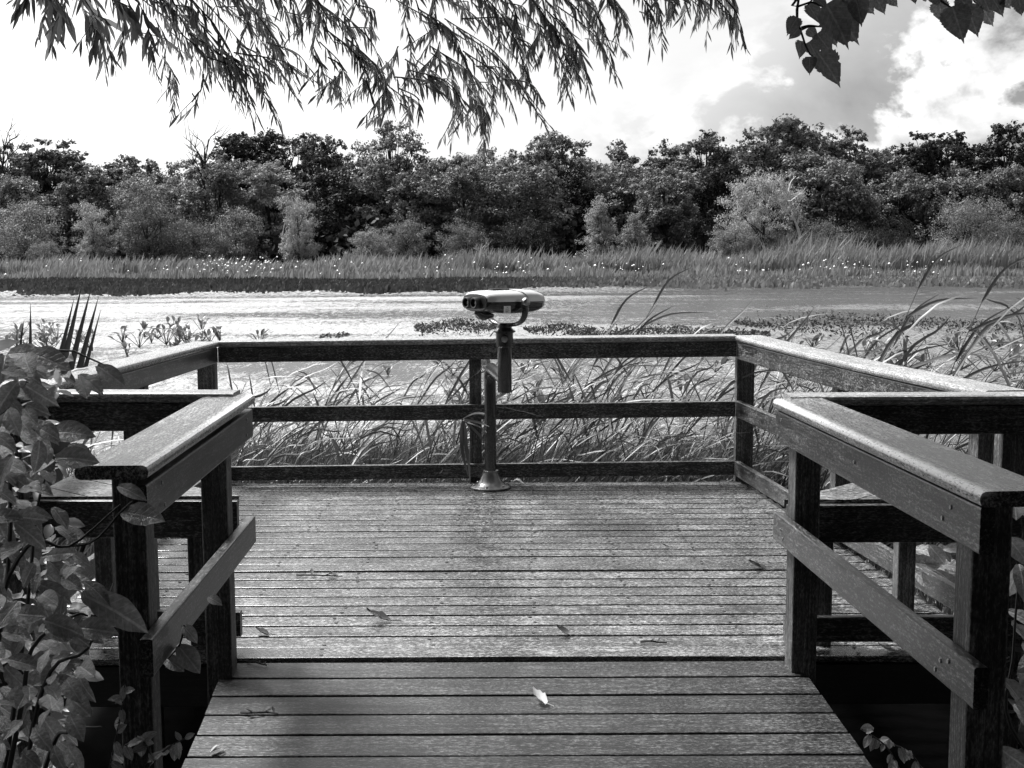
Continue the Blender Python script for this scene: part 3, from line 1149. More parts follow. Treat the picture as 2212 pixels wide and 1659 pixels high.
def bare_plant(name, label, cat, xv, y0, y1, Y, mat, n=14, spread=.35, lean=0.0, r0=.09, seed=1, trunky=False):
    rg = random.Random(seed)
    base = at_y(xv, y0, Y)
    tip = at_y(xv + lean, y1, Y)
    h = tip.z - base.z
    root = tag(empty(name, base), label, cat)
    dx = tip.x - base.x
    stem = [Vector((0, 0, -.3)), Vector((dx * .15 + .1 * h * .2, 0, h * .3)), Vector((dx * .5 - .02 * h, 0, h * .6)), Vector((dx, 0, h))]
    if trunky:
        MB().tube(bez(stem, 10), [r0 * (1 - .8 * i / 10) for i in range(11)], 7).build('trunk', mat, root, True)
    br = MB()
    for k in range(n):
        s = rg.uniform(.05 if not trunky else .45, .95)
        p = bez(stem, 20)[int(s * 20)] if trunky else Vector((rg.uniform(-.05, .05), 0, .05))
        L = h * rg.uniform(.3, .6) * (1 if trunky else 1.7)
        a = rg.uniform(-spread, spread) * 2
        e = p + Vector((math.sin(a) * L * .6, rg.uniform(-.2, .2) * L, math.cos(a) * L * .6))
        m_ = p.lerp(e, .5) + Vector((rg.uniform(-.1, .1) * L, 0, .08 * L))
        br.tube(bez([p, m_, e], 6), [r0 * .4 * (1 - .75 * j / 6) for j in range(7)], 4, False)
        for q in range(2):
            e2 = e + Vector((rg.uniform(-.2, .2) * L, rg.uniform(-.1, .1) * L, rg.uniform(.05, .3) * L))
            br.tube([m_.lerp(e, rg.uniform(.2, .8)), e2], [r0 * .2, r0 * .08], 4, False)
    br.build('branches', mat, root, True)
    return root


bare_plant('bare_bush', 'small pale leafless bush standing in the reeds left of centre', 'bush', 1040, 552, 500, 97, M_barkp, 12, .5, 0, .06, 4)
bare_plant('slender_tree', 'slender pale leaning trunk in front of the dark wood at the right', 'tree', 1727, 548, 400, 98, M_barkp, 9, .5, -28, .16, 8, True)
bare_plant('dead_tree', 'dead bare stems poking above the left skyline', 'tree', 440, 520, 300, 108, M_barkd, 18, .35, 10, .16, 11, True)
bare_plant('dead_tree', 'dead twiggy top at the far left edge of the skyline', 'tree', 15, 520, 300, 112, M_barkd, 20, .5, -6, .18, 15, True)
bare_plant('dead_branch', 'pale crooked dead branch inside the dark trees left of centre', 'branch', 610, 500, 440, 101, M_barkp, 5, .4, 30, .05, 21, True)
vr = tag(empty('bare_vines', at_y(1945, 545, 98)), 'bundle of pale bare vines arching down at the right of the far bank', 'vine')
vb = MB()
for k in range(14):
    x0 = random.uniform(-.5, 1.2)
    vb.tube(bez([(x0 - .6, 0, 3.0 + random.uniform(-.4, .4)), (x0 + .2, random.uniform(-.3, .3), 2.0 + random.uniform(-.3, .3)), (x0 + .55, 0, 0)], 8), .022, 4, False)
vb.build('vine_stems', M_bark, vr, True)


# dense undergrowth between the trunks; near-black leaf colour paints the shade there
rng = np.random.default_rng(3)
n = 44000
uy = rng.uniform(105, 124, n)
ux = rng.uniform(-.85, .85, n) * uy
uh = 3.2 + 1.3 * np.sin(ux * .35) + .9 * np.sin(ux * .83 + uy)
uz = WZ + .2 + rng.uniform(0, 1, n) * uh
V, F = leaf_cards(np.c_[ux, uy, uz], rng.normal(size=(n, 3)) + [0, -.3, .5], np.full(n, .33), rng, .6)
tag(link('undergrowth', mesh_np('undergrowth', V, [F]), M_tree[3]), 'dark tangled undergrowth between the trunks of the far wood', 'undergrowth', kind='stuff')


# ------------------------------------------------------------------ far reeds, mat, flowers (uncountable)
def blades(name, n, xfun, yfun, hfun, wdt, lean, mat, rng, z0=WZ, label=None, cat='reeds'):
    y = yfun(n)
    x = xfun(n, y)
    h = hfun(x, y, n)
    a = rng.uniform(-.9, .9, n)
    ww = wdt * rng.uniform(.6, 1.3, n)
    dx = np.cos(a) * ww / 2
    dy = np.sin(a) * ww / 2
    lx = lean * h * rng.uniform(-.2, 1.9, n) + rng.normal(0, .14, n) * h
    ly = rng.normal(0, .10, n) * h
    z = np.full(n, z0)
    V = np.empty((n, 5, 3))
    V[:, 0] = np.c_[x - dx, y - dy, z]
    V[:, 1] = np.c_[x + dx, y + dy, z]
    V[:, 2] = np.c_[x + lx * .35 + dx, y + ly * .35 + dy, z + h * .62]
    V[:, 3] = np.c_[x + lx * .35 - dx, y + ly * .35 - dy, z + h * .62]
    V[:, 4] = np.c_[x + lx, y + ly, z + h]
    i = np.arange(n)[:, None] * 5
    me = mesh_np(name, V.reshape(-1, 3), [i + np.array([[0, 1, 2, 3]]), i + np.array([[3, 2, 4]])])
    return tag(link(name, me, mat), label, cat, kind='stuff')


rng = np.random.default_rng(5)


def xspan(n, y):
    return rng.uniform(-.8, .8, n) * y


def hreed(x, y, n):
    u = x / y                              # taller towards the right
    base = (1.75 + .55 * np.clip((u - .02) / .3, -.6, 1)) * (.86 + .26 * np.sin(x * .9 + 1.3 * y) * np.sin(x * .33 + .7 * y))
    return base * (1 + .13 * np.sin(x * .55 + 2) + .1 * np.sin(x * .21 + y * .3)) * rng.uniform(.55, 1.2, n) * (1 + .12 * np.sin(x * 1.7 + 3 * np.sin(y)))


blades('reed_bed', 50000, xspan, lambda n: 87 + 12 * rng.uniform(0, 1, n) ** 1.2, hreed, .12, .2, M_farreed, rng, WZ, 'wide bed of tall reeds along the foot of the far wood', 'reeds')
blades('low_reeds', 24000, xspan, lambda n: 82 + 7 * rng.uniform(0, 1, n) ** .8, lambda x, y, n: (.55 + .35 * np.sin(x * .35) ** 2) * rng.uniform(.5, 1.4, n) * (.8 + .3 * (y - 82) / 7), .13, .1, M_farreed, rng, WZ, 'lower fringe of marsh plants in front of the reed bed', 'reeds')


def mat_y(n):
    return 57 + 27 * rng.uniform(0, 1, n) ** .9


def mat_x(n, y):
    return rng.uniform(-.8, .8, n) * y


# near edge of the mat wanders
def mat_h(x, y, n):
    edge = 65 + 3 * np.sin(x * .13 + .5) + 2.5 * np.sin(x * .37) + 1.5 * np.sin(x * 1.1) + rng.normal(0, 1.2, n) + np.clip(x, 0, 30) * .1
    on = np.clip((y - edge) / 1.5, 0, 1)
    patch = .5 + .5 * np.sin(x * .3 + 1.3 * np.sin(y * .4)) * np.sin(y * .5 + .15 * x)
    return on * (.16 + .20 * patch) * rng.uniform(.5, 1.4, n) + .004


blades('marsh_mat', 86000, mat_x, mat_y, mat_h, .16, .15, M_mat, rng, WZ, 'dark low mat of marsh plants in front of the reeds', 'marsh plants')
# white blossoms in the fringe
n = 800
fy = 82.5 + 11 * rng.uniform(0, 1, n)
fx = rng.uniform(-.46, .40, n) * fy
keep = np.sin(fx * .28 + 1) + .6 * np.sin(fx * .9) + .7 * np.sin(fy * 1.1 + fx * .2) + rng.normal(0, .5, n) > .1
fx, fy = fx[keep], fy[keep]
n = len(fx)
fz = WZ + rng.uniform(.3, .9, n) + .08 * (fy - 82)
V = np.empty((n, 6, 3))
s = rng.uniform(.04, .11, n)
Cn = np.c_[fx, fy, fz]
for k, d in enumerate(((1, 0, 0), (-1, 0, 0), (0, 1, 0), (0, -1, 0), (0, 0, .8), (0, 0, -.8))):
    V[:, k] = Cn + np.array(d)[None] * s[:, None]
tri = np.array([(0, 2, 4), (2, 1, 4), (1, 3, 4), (3, 0, 4), (2, 0, 5), (1, 2, 5), (3, 1, 5), (0, 3, 5)])
F = (np.arange(n)[:, None, None] * 6 + tri[None]).reshape(-1, 3)
tag(link('white_flowers', mesh_np('white_flowers', V.reshape(-1, 3), [F]), M_flower), 'white blossoms scattered along the front of the reed bed', 'flowers', kind='stuff')


# ------------------------------------------------------------------ floating and emergent plants on the water
def ovate_leaf(L, Wd, fold=.25, curl=.25, n=6, heart=0.0, tipsharp=1.0, seed=0, wav=0.0):
    """leaf blade along +Y from its base at the origin, normal +Z"""
    rg = random.Random(seed)
    v, f = [], []
    for i in range(n + 1):
        u = i / n
        wd = Wd / 2 * (math.sin(math.pi * min(1, u * .96 + .04) ** .95)) ** (.8)
        if i == n: wd = .001
        y = L * u
        z = -curl * L * u * u
        yb = -heart * L * (1 - u) ** 3
        w1, w2 = wav * rg.uniform(-1, 1) * L, wav * rg.uniform(-1, 1) * L
        v += [(-wd, y + yb, z + fold * wd + w1), (-wd * .5, y + yb * .3, z + fold * wd * .4), (0, y, z), (wd * .5, y + yb * .3, z + fold * wd * .4), (wd, y + yb, z + fold * wd + w2)]
    for i in range(n):
        for k in range(4):
            a = i * 5 + k
            f.append((a, a + 1, a + 6, a + 5))
    return v, f


lily_leaf = [mesh('leaf', *ovate_leaf(.22, .12, .35, .2, 5, .25, 1, k, .03), True) for k in range(5)]
for m_ in lily_leaf: m_.materials.append(M_lily)
stem_me = MB()
stem_me.tube([(0, 0, -.05), (0, 0, .5), (0, 0, 1)], [.009, .008, .006], 5)
lily_stem = mesh('stalk', stem_me.v, stem_me.f)
lily_stem.materials.append(M_lily)


def water_plant(x, y, hmax, nl, label, group, rg):
    root = tag(empty('water_plant', (x, y, WZ), rg.uniform(0, 6.28)), label, 'plant', group)
    for k in range(nl):
        a = rg.uniform(0, 6.28)
        d = rg.uniform(.02, .30) * (hmax / .35) ** .5
        h = hmax * rg.uniform(.3, 1)
        top = Vector((math.cos(a) * d, math.sin(a) * d, h))
        st = link('stalk', lily_stem, None, root)
        dr = top.normalized()
        st.matrix_basis = dr.to_track_quat('Z', 'Y').to_matrix().to_4x4() @ Matrix.Diagonal((1, 1, top.length, 1))
        lf = link('leaf', rg.choice(lily_leaf), None, root)
        e = Euler((rg.uniform(.2, 1.25), rg.uniform(-.4, .4), a - math.pi / 2 + rg.uniform(-.7, .7)), 'XYZ')
        s = rg.uniform(.5, .95)
        lf.matrix_basis = Matrix.Translation(top) @ e.to_matrix().to_4x4() @ Matrix.Diagonal((s, s, s, 1))
    return root


rg = random.Random(21)
for k in range(34):                         # left, behind the left side railing
    xv = rg.uniform(0, 610)
    yv = rg.uniform(728, 770) - (rg.random() < .3) * 12
    p = at_z(xv, yv, WZ)
    water_plant(p.x, p.y, rg.uniform(.22, .45), rg.randint(6, 10), 'broad leaved water plant standing in the marsh beyond the left side railing', 'water plants beyond the left railing', rg)
for k in range(24):                         # right
    xv = rg.uniform(1640, 2200)
    yv = rg.uniform(745, 830)
    p = at_z(xv, yv, WZ)
    water_plant(p.x, p.y, rg.uniform(.2, .42), rg.randint(6, 9), 'broad leaved water plant in the marsh beyond the right side railing', 'water plants beyond the right railing', rg)
for k in range(16):
    xv = rg.uniform(540, 1580)
    yv = rg.uniform(800, 960)
    p = at_z(xv, yv, WZ)
    water_plant(p.x, p.y, rg.uniform(.15, .35), rg.randint(4, 7), 'small broad leaved water plant seen through the back railing', 'water plants behind the back railing', rg)


# dark low weed streaks on the water
def weed_patch(xv, yv, wv_, dv, label, n=900, hh=.10):
    a, b = at_z(xv, yv, WZ), at_z(xv + wv_, yv, WZ)
    c2 = at_z(xv, yv + dv, WZ)
    rg2 = np.random.default_rng(int(xv + yv))
    u = rg2.uniform(0, 1, n)
    t = rg2.normal(0, .55, n) * np.sin(np.pi * u) ** .5
    X = a.x + (b.x - a.x) * u
    Y = a.y + (c2.y - a.y) * (.5 + t + .25 * np.sin(u * 9))
    C = np.c_[X, Y, np.full(n, WZ) + rg2.uniform(.01, hh * .5, n)]
    V, F = leaf_cards(C, rg2.normal(size=(n, 3)) + [0, 0, .5], np.full(n, .05), rg2, .4)
    me = mesh_np('weed_patch', V, [F])
    return tag(link('weed_patch', me, M_tree[3]), label, 'weed', kind='stuff')


weed_patch(905, 700, 170, 14, 'dark weed streak on the water left of the viewer', 1600, .14)
weed_patch(1130, 706, 150, 12, 'dark weed streak on the water right of the viewer pole', 900, .10)
weed_patch(1220, 715, 420, 14, 'long broken dark weed streak above the right half of the back railing', 2200, .14)
weed_patch(1560, 690, 560, 24, 'broad dark weed streak beyond the right railing', 2600, .12)
weed_patch(700, 722, 60, 6, 'small dark weed tuft on the water above the back railing', 160, .08)


# ------------------------------------------------------------------ reeds close to the platform
def ribbon(pts, wmax, n=9, side=None, fold=.25):
    P = bez(pts, n)
    v, f = [], []
    for i, p in enumerate(P):
        t = (P[min(i + 1, n)] - P[max(i - 1, 0)]).normalized()
        sd = (side - t * side.dot(t)).normalized()
        nr = t.cross(sd)
        u = i / n
        wd = wmax / 2 * (min(1, u * 5 + .35)) * (1 - u ** 2.4) + .0006
        v += [p - sd * wd + nr * wd * fold, p, p + sd * wd + nr * wd * fold]
    for i in range(n):
        f += [(i * 3, i * 3 + 1, i * 3 + 4, i * 3 + 3), (i * 3 + 1, i * 3 + 2, i * 3 + 5, i * 3 + 4)]
    return v, f


def reed_proto(seed):
    """meshes for a reed 1 m tall leaning to +X: stalk, list of leaves"""
    rg = random.Random(seed)
    lean = rg.uniform(.18, .5)
    st = [Vector((0, 0, -.05)), Vector((lean * .12, rg.uniform(-.03, .03), .35)), Vector((lean * .42, rg.uniform(-.05, .05), .7)), Vector((lean, rg.uniform(-.06, .06), 1.0))]
    C = bez(st, 12)
    sm = MB().tube(C, [.0052 * (1 - .7 * i / 12) for i in range(13)], 5)
    stalk = mesh('stalk', sm.v, sm.f, True)
    leaves = []
    nk = rg.randint(8, 12)
    for k in range(nk):
        u = .15 + .80 * k / (nk - 1)
        p = C[int(u * 12)]
        L = rg.uniform(.32, .62)
        a = rg.gauss(.0, .55)
        el = rg.uniform(.15, 1.05)
        d = Vector((math.cos(a) * math.cos(el), math.sin(a) * math.cos(el), math.sin(el)))
        if rg.random() < .18: d.x *= -.6
        droop = rg.uniform(.05, .5)
        q1 = p + d * L * .45 + Vector((.02, 0, .02))
        q2 = p + d * L * .8 + Vector((.05, 0, -.08 * droop * 2))
        q3 = p + d * L + Vector((.06, 0, -droop * L * .55))
        sd = Vector((-d.y, d.x, 0)) + Vector((rg.uniform(-.6, .6), rg.uniform(-.6, .6), rg.uniform(-.6, .9)))
        v, f = ribbon([p, q1, q2, q3], rg.uniform(.010, .017), 8, sd.normalized())
        leaves.append(mesh('leaf', v, f, True))
    return stalk, leaves


RP = [reed_proto(k) for k in range(12)]
for s_, ls_ in RP:
    for m_ in [s_] + ls_: m_.materials.append(M_reed)


def reed(x, y, h, label, group, rg, rz=None, z=WZ, mat=None):
    root = tag(empty('reed', (x, y, z), rg.gauss(0, .35) if rz is None else rz), label, 'reed', group)
    root.scale = (h, h, h)
    s_, ls_ = rg.choice(RP)
    for nm, m_ in [('stalk', s_)] + [('leaf', l) for l in ls_]:
        o = link(nm, m_, None, root)
        if mat:
            o.material_slots[0].link = 'OBJECT'
            o.material_slots[0].material = mat
    return root


rg = random.Random(77)
for k in range(185):
    y = 8.68 + 2.3 * rg.random() ** 1.4
    x = rg.uniform(-2.5, 2.3)
    h = rg.uniform(.75, 1.45) * (1.0 if x > -.3 else .9)
    zone = ('the left third of the back railing', 'the back railing near the viewer pole', 'the right third of the back railing')[0 if x < -.85 else 1 if x < .55 else 2]
    row = 'close behind ' if y < 9.4 else 'farther out behind '
    reed(x, y, h, 'arching reed ' + row + zone, 'reeds behind the back railing', rg)
for k in range(60):
    y = rg.uniform(6.3, 10.5)
    x = xr(min(y, 8.4)) + rg.uniform(.35, 2.2)
    h = rg.uniform(1.05, 1.7)
    reed(x, y, h, 'tall reed bending to the right outside the ' + ('near' if y < 7.3 else 'far') + ' half of the right side railing', 'reeds outside the right railing', rg)
for k in range(16):
    y = rg.uniform(5.6, 9.0)
    x = -2.75 - rg.uniform(0, 1.0)
    reed(x, y, rg.uniform(.8, 1.35), 'reed growing outside the left side railing', 'reeds outside the left railing', rg)
# a few reeds that stand out
for (xb, yb, xt, yt, Y, lab) in ((1290, 800, 1440, 610, 9.6, 'tall pale reed crossing above the back railing left of the right corner'),
                                 (1880, 790, 2010, 560, 8.3, 'tallest reed at the right, reaching up into the far reed bed'),
                                 (2010, 800, 2150, 585, 7.6, 'tall thin reed near the right edge of the photo'),
                                 (1245, 780, 1340, 655, 9.4, 'reed leaning over the back railing just right of the viewer')):
    b0, t0 = at_y(xb, yb, Y), at_y(xt, yt, Y)
    root = tag(empty('reed', (b0.x - (t0.x - b0.x) * .6, Y, WZ)), lab, 'reed')
    b0 = Vector((0, 0, 0))
    t1 = t0 - root.location
    MB().tube(bez([b0, t1 * .5 + Vector((-.06, 0, .08)), t1], 10), [.007 * (1 - .7 * i / 10) for i in range(11)], 5).build('stalk', M_reed, root, True)
    C = bez([b0, t1 * .5 + Vector((-.06, 0, .08)), t1], 10)
    for q, (u, L, el) in enumerate(((5, .5, .8), (6, .55, .5), (7, .5, .95), (8, .5, .35), (9, .42, 1.0))):
        p = C[u]
        d = Vector((math.cos(el), rg.uniform(-.3, .3), math.sin(el)))
        v, f = ribbon([p, p + d * L * .5 + Vector((0, 0, .02)), p + d * L + Vector((.06, 0, -.05))], .020, 8, Vector((-d.z, .6, d.x)).normalized())
        link('leaf', mesh('leaf', v, f, True), M_reed, root)

# dark upright blades at the left
for (xb, yb, xt, yt) in ((105, 750, 178, 612), (125, 750, 197, 622), (138, 755, 213, 640), (150, 760, 218, 668), (95, 745, 160, 645), (70, 735, 66, 655), (15, 745, 52, 690)):
    Y = 5.6 + ((xb * 13) % 17) / 10
    a, b = at_y(xb, yb + 60, Y), at_y(xt, yt, Y)
    root = tag(empty('sword_blade', (a.x, a.y, a.z)), 'dark sword shaped blade rising above the bush at the left', 'reed', 'dark blades at the left')
    base = Vector(((a.x - b.x) * 1.6, 0, WZ - a.z))
    t1 = b - a
    v, f = ribbon([base.lerp(t1, 0), base.lerp(t1, .45) + Vector((-.03, 0, 0)), base.lerp(t1, .75) + Vector((-.02, 0, 0)), t1], .050 + .025 * ((xb * 7) % 10) / 10, 9, Vector((1, .3, 0)).normalized(), .35)
    link('blade', mesh('blade', v, f, True), M_reedd, root)

# fine weeds and grass tangle at the foot of the reeds (uncountable)
rng = np.random.default_rng(15)
blades('marsh_grass', 22000, lambda n, y: rng.uniform(-3.6, 3.4, n), lambda n: 8.62 + 3.6 * rng.uniform(0, 1, n) ** 1.5,
       lambda x, y, n: (.25 + .45 * rng.uniform(0, 1, n) ** 2) * (1.15 - .14 * (y - 8.6)), .015, .45, M_reed, rng, WZ, 'tangle of fine marsh grass at the foot of the reeds behind the back railing', 'grass')
blades('marsh_grass', 2600, lambda n, y: 2.15 + 2.6 * rng.uniform(0, 1, n), lambda n: 4.9 + 6 * rng.uniform(0, 1, n),
       lambda x, y, n: (.2 + .5 * rng.uniform(0, 1, n) ** 2), .012, .4, M_reed, rng, WZ, 'tangle of marsh grass outside the right side railing', 'grass')
blades('marsh_grass', 1800, lambda n, y: -2.25 - 1.8 * rng.uniform(0, 1, n), lambda n: 4.9 + 5 * rng.uniform(0, 1, n),
       lambda x, y, n: (.2 + .5 * rng.uniform(0, 1, n) ** 2), .012, .4, M_reed, rng, WZ, 'tangle of marsh grass outside the left side railing', 'grass')

# bent reed that pokes through the back railing
br = tag(empty('bent_reed', at_y(1000, 905, 8.38)), 'snapped reed with hanging blades poking through the back railing beside the pole', 'reed')
c0 = br.location
def brp(x, y, Y=8.36):
    return at_y(x, y, Y) - c0
MB().tube([brp(985, 960, 8.6), brp(995, 925, 8.5), brp(1000, 903, 8.38)], [.006, .005, .004], 5).build('stalk', M_reed, br)
for pts, wd in (([(1000, 905), (1030, 893), (1060, 900), (1072, 906)], .03), ([(1003, 903), (1020, 895), (1040, 893), (1048, 894)], .02), ([(1000, 908), (1030, 912), (1058, 922)], .028),
                ([(1002, 908), (1006, 960), (1012, 1000), (1016, 1048)], .032), ([(998, 908), (997, 960), (1004, 1000), (1012, 1030)], .03), ([(1004, 908), (1030, 935), (1055, 960), (1075, 976)], .024), ([(1005, 912), (1035, 922), (1052, 935)], .016)):
    Y = 8.2 if pts[-1][1] < 950 or pts[-1][0] > 1050 else 8.36
    P3 = [brp(x, y, 8.37 + (Y - 8.37) * i / (len(pts) - 1)) for i, (x, y) in enumerate(pts)]
    v, f = ribbon(P3, wd, 9, Vector((.5, 1, .6)).normalized() if pts[-1][1] < 1000 else Vector((1, .4, 0)).normalized())
    link('leaf', mesh('leaf', v, f, True), M_reed, br)


# ------------------------------------------------------------------ broad leaved bush at the left and right
bush_leaf = []
for k in range(7):
    v, f = ovate_leaf(1.0, .50 + .06 * (k % 3), .22 + .08 * (k % 2), .15 + .10 * (k % 4), 9, .02, 1.0, k, .03)
    m_ = mesh('leaf', v, f, True)
    m_.materials.append(M_bush)
    bush_leaf.append(m_)


def inside(poly, x, y):
    c = False
    j = len(poly) - 1
    for i in range(len(poly)):
        xi, yi = poly[i]
        xj, yj = poly[j]
        if (yi > y) != (yj > y) and x < (xj - xi) * (y - yi) / (yj - yi) + xi:
            c = not c
        j = i
    return c


def leaf_at(root, p, direction, normal, L, rg, meshes, mat=None):
    d = Vector(direction).normalized()
    nn = Vector(normal)
    nn = (nn - d * nn.dot(d)).normalized()
    xa = d.cross(nn)
    M = Matrix((xa * L, d * L, nn * L)).transposed().to_4x4()
    M.translation = Vector(p) - root.location
    return link('leaf', rg.choice(meshes), None, root, M)


def make_bush(name, label, base, poly, ylim, n, rg, Lr, stems, fill=0):
    root = tag(empty(name, base), label, 'bush')
    cnt, pts = 0, []
    tries = 0
    while cnt < n and tries < 20000:
        tries += 1
        x = rg.uniform(min(q[0] for q in poly), max(q[0] for q in poly))
        y = rg.uniform(min(q[1] for q in poly), max(q[1] for q in poly))
        if not inside(poly, x, y):
            continue
        p = at_y(x, y, rg.uniform(*ylim))
        pts.append(p)
        a = rg.uniform(-.9, .9)
        d = Vector((math.sin(a) + .5, -.55 + rg.uniform(-.6, .5), -.35 + rg.uniform(-.5, .55)))
        nn = Vector((rg.uniform(-.7, .7), -.75 + rg.uniform(-.5, .5), 1.0 + rg.uniform(-.7, .5)))
        leaf_at(root, p, d, nn, rg.uniform(*Lr), rg, bush_leaf)
        cnt += 1
    if fill:
        mb = MB()
        k = 0
        while k < fill:
            x = rg.uniform(min(q[0] for q in poly), max(q[0] for q in poly))
            y = rg.uniform(min(q[1] for q in poly), max(q[1] for q in poly))
            if not inside(poly, x, y):
                continue
            k += 1
            p = at_y(x, y, rg.uniform(ylim[1], ylim[1] + .7)) - root.location
            L = rg.uniform(*Lr)
            e = Euler((rg.uniform(-.9, .9), rg.uniform(-.9, .9), rg.uniform(0, 6.28))).to_matrix()
            v, f = ovate_leaf(L, L * .52, .25, .25, 4, .02, 1, k, .03)
            mb.add([p + e @ Vector(q) for q in v], f)
        mb.build('inner_leaves', M_bush, root, True)['kind'] = 'stuff'
    for s in stems:
        P = [at_y(*q) - root.location for q in s]
        MB().tube(bez([Vector((rg.uniform(-.1, .1), rg.uniform(-.1, .1), 0))] + P, 16), [.009 * (1 - .75 * i / 16) for i in range(17)], 6).build('stem', M_twig, root, True)
    return root


LP = [(-60, 770), (20, 745), (70, 740), (125, 765), (170, 780), (195, 800), (170, 835), (110, 850), (80, 900), (110, 940), (125, 1000), (100, 1040), (90, 1090), (150, 1100), (150, 1170), (185, 1190), (185, 1280), (205, 1330), (180, 1390), (180, 1450), (150, 1520), (160, 1560), (140, 1700), (-60, 1700)]
rg = random.Random(5)
make_bush('broadleaf_bush', 'broad leaved bush crowding in from the left edge beside the ramp', (-1.55, 3.3, -.5), LP, (2.95, 3.75), 298, rg, (.055, .105),
          [[(60, 1650, 3.3), (110, 1450, 3.2), (190, 1400, 3.15), (245, 1260, 3.3)], [(20, 1600, 3.3), (60, 1300, 3.35), (80, 1100, 3.4), (110, 1000, 3.4)],
           [(-20, 1500, 3.4), (20, 1200, 3.5), (30, 900, 3.5), (120, 760, 3.45), (230, 790, 3.4)], [(40, 1560, 3.1), (70, 1400, 3.1), (160, 1330, 3.0), (190, 1330, 3.0)],
           [(100, 1650, 3.2), (150, 1580, 3.15), (220, 1570, 3.1)], [(-20, 1400, 3.3), (60, 1180, 3.2), (150, 1180, 3.2), (260, 1090, 3.2)]], fill=260)
RPY = [(2185, 1080), (2215, 1060), (2300, 1060), (2300, 1700), (2150, 1700), (2160, 1560), (2165, 1400), (2180, 1300), (2172, 1180)]
make_bush('broadleaf_bush', 'broad leaved bush at the right edge behind the near right post', (2.15, 3.9, -.5), RPY, (3.5, 4.4), 60, rg, (.08, .14),
          [[(2200, 1600, 3.9), (2190, 1400, 3.9), (2210, 1150, 3.9)], [(2230, 1600, 3.8), (2240, 1300, 3.8), (2200, 1100, 3.8)]], fill=60)
RP2 = [(1950, 1180), (2045, 1175), (2045, 1290), (2000, 1260), (1950, 1225)]
make_bush('broadleaf_bush', 'low leafy bush outside the right side railing, seen under the bench', (2.35, 5.6, -.5), RP2, (5.5, 6.4), 42, rg, (.09, .16),
          [[(2000, 1300, 5.9), (2010, 1250, 5.9), (2020, 1190, 5.9)]])
LP2 = [(150, 1180), (250, 1170), (250, 1300), (120, 1310), (60, 1290)]
# leaves that hang in front of the near left rail
ob = tag(empty('leafy_sprig', (-1.25, 3.25, .6)), 'sprig with single leaves hanging in front of the left ramp post', 'sprig')
for (x, y, tx, ty, Y, L) in ((255, 1050, 310, 1068, 3.3, .11), (262, 1105, 352, 1118, 3.28, .13), (190, 1290, 312, 1342, 3.2, .13), (385, 1395, 432, 1450, 3.6, .11), (355, 1420, 395, 1445, 3.62, .07), (395, 1350, 425, 1385, 3.6, .09), (450, 1290, 475, 1300, 3.7, .06), (210, 790, 268, 828, 3.35, .13), (60, 760, 150, 790, 3.4, .14), (110, 935, 190, 925, 3.35, .13), (150, 960, 200, 1000, 3.35, .12)):
    p, q = at_y(x, y, Y), at_y(tx, ty, Y - .03)
    leaf_at(ob, p, q - p, Vector((.1, -.8, .75)), max(L * .6, (q - p).length), rg, bush_leaf)
MB().tube(bez([at_y(120, 1180, 3.3) - ob.location, at_y(200, 1170, 3.28) - ob.location, at_y(262, 1105, 3.28) - ob.location, at_y(285, 1085, 3.3) - ob.location], 10), .004, 5).build('stem', M_twig, ob)
MB().tube(bez([at_y(250, 1520, 3.7) - ob.location, at_y(330, 1450, 3.65) - ob.location, at_y(385, 1398, 3.6) - ob.location, at_y(398, 1350, 3.6) - ob.location], 10), .003, 5).build('stem', M_twig, ob)

# small weeds at the lower left
for (x0, y0, x1, y1, Y, lab) in ((1960, 1700, 1860, 1575, 3.5, 'dry weed stalk rising in the dark gap right of the ramp'), (2010, 1690, 1900, 1600, 3.55, 'bent leafy weed low in the dark gap right of the ramp'), (230, 1690, 270, 1480, 3.2, 'dark seedy weed stalk in front of the near left post'), (290, 1700, 400, 1595, 3.05, 'leafy weed sprig at the lower left beside the ramp'), (330, 1640, 270, 1610, 3.02, 'short leafy weed sprig crossing the foot of the near left post')):
    a, b = at_y(x0, y0, Y), at_y(x1, y1, Y)
    root = tag(empty('weed', a), lab, 'weed')
    C = bez([Vector((0, 0, 0)), (b - a) * .5 + Vector((.01, 0, .03)), b - a], 12)
    MB().tube(C, .0025, 5).build('stem', M_twig, root)
    for k in range(2, 13):
        d = Vector((rg.uniform(-.6, 1), rg.uniform(-.8, .2), rg.uniform(-1, .6)))
        leaf_at(root, a + C[k], d, Vector((rg.uniform(-.5, .5), -1, .8)), rg.uniform(.025, .05), rg, bush_leaf[:2])


# ------------------------------------------------------------------ willow overhead
wil = tag(empty('willow_tree', (-3.2, -3.2, -.5)), 'willow whose thin leafy branches hang into the top of the picture', 'tree')
wc = wil.location
MB().tube(bez([(0, 0, -.2), (.1, .2, 1.5), (.5, .8, 3.4), (1.0, 2.2, 5.2), (1.8, 4.5, 6.4)], 14), [.42, .38, .36, .33, .30, .28, .26, .23, .20, .18, .15, .12, .10, .08, .06], 12).build('trunk', M_bark, wil, True)
lb = MB()
limbs = [[(.3, .5, 2.6), (-1.5, 2.5, 4.6), (-1.8, 6, 5.2), (-1, 8.4, 4.6)], [(.8, 1.6, 4.6), (2, 4, 6), (3, 6.6, 5.8), (3.3, 8.6, 4.8)], [(.9, 1.8, 4.8), (4, 3, 6.4), (6, 6, 6), (6.4, 8.2, 4.9)],
         [(.4, .7, 3.2), (-3, -1, 5), (-5, -2, 5.2)], [(.4, .7, 3.2), (3, -2, 5.4), (6, -3, 5.8)]]
for L_ in limbs:
    lb.tube(bez(L_, 12), [.13 * (1 - .8 * i / 12) for i in range(13)], 8)
lb.build('limbs', M_bark, wil, True)

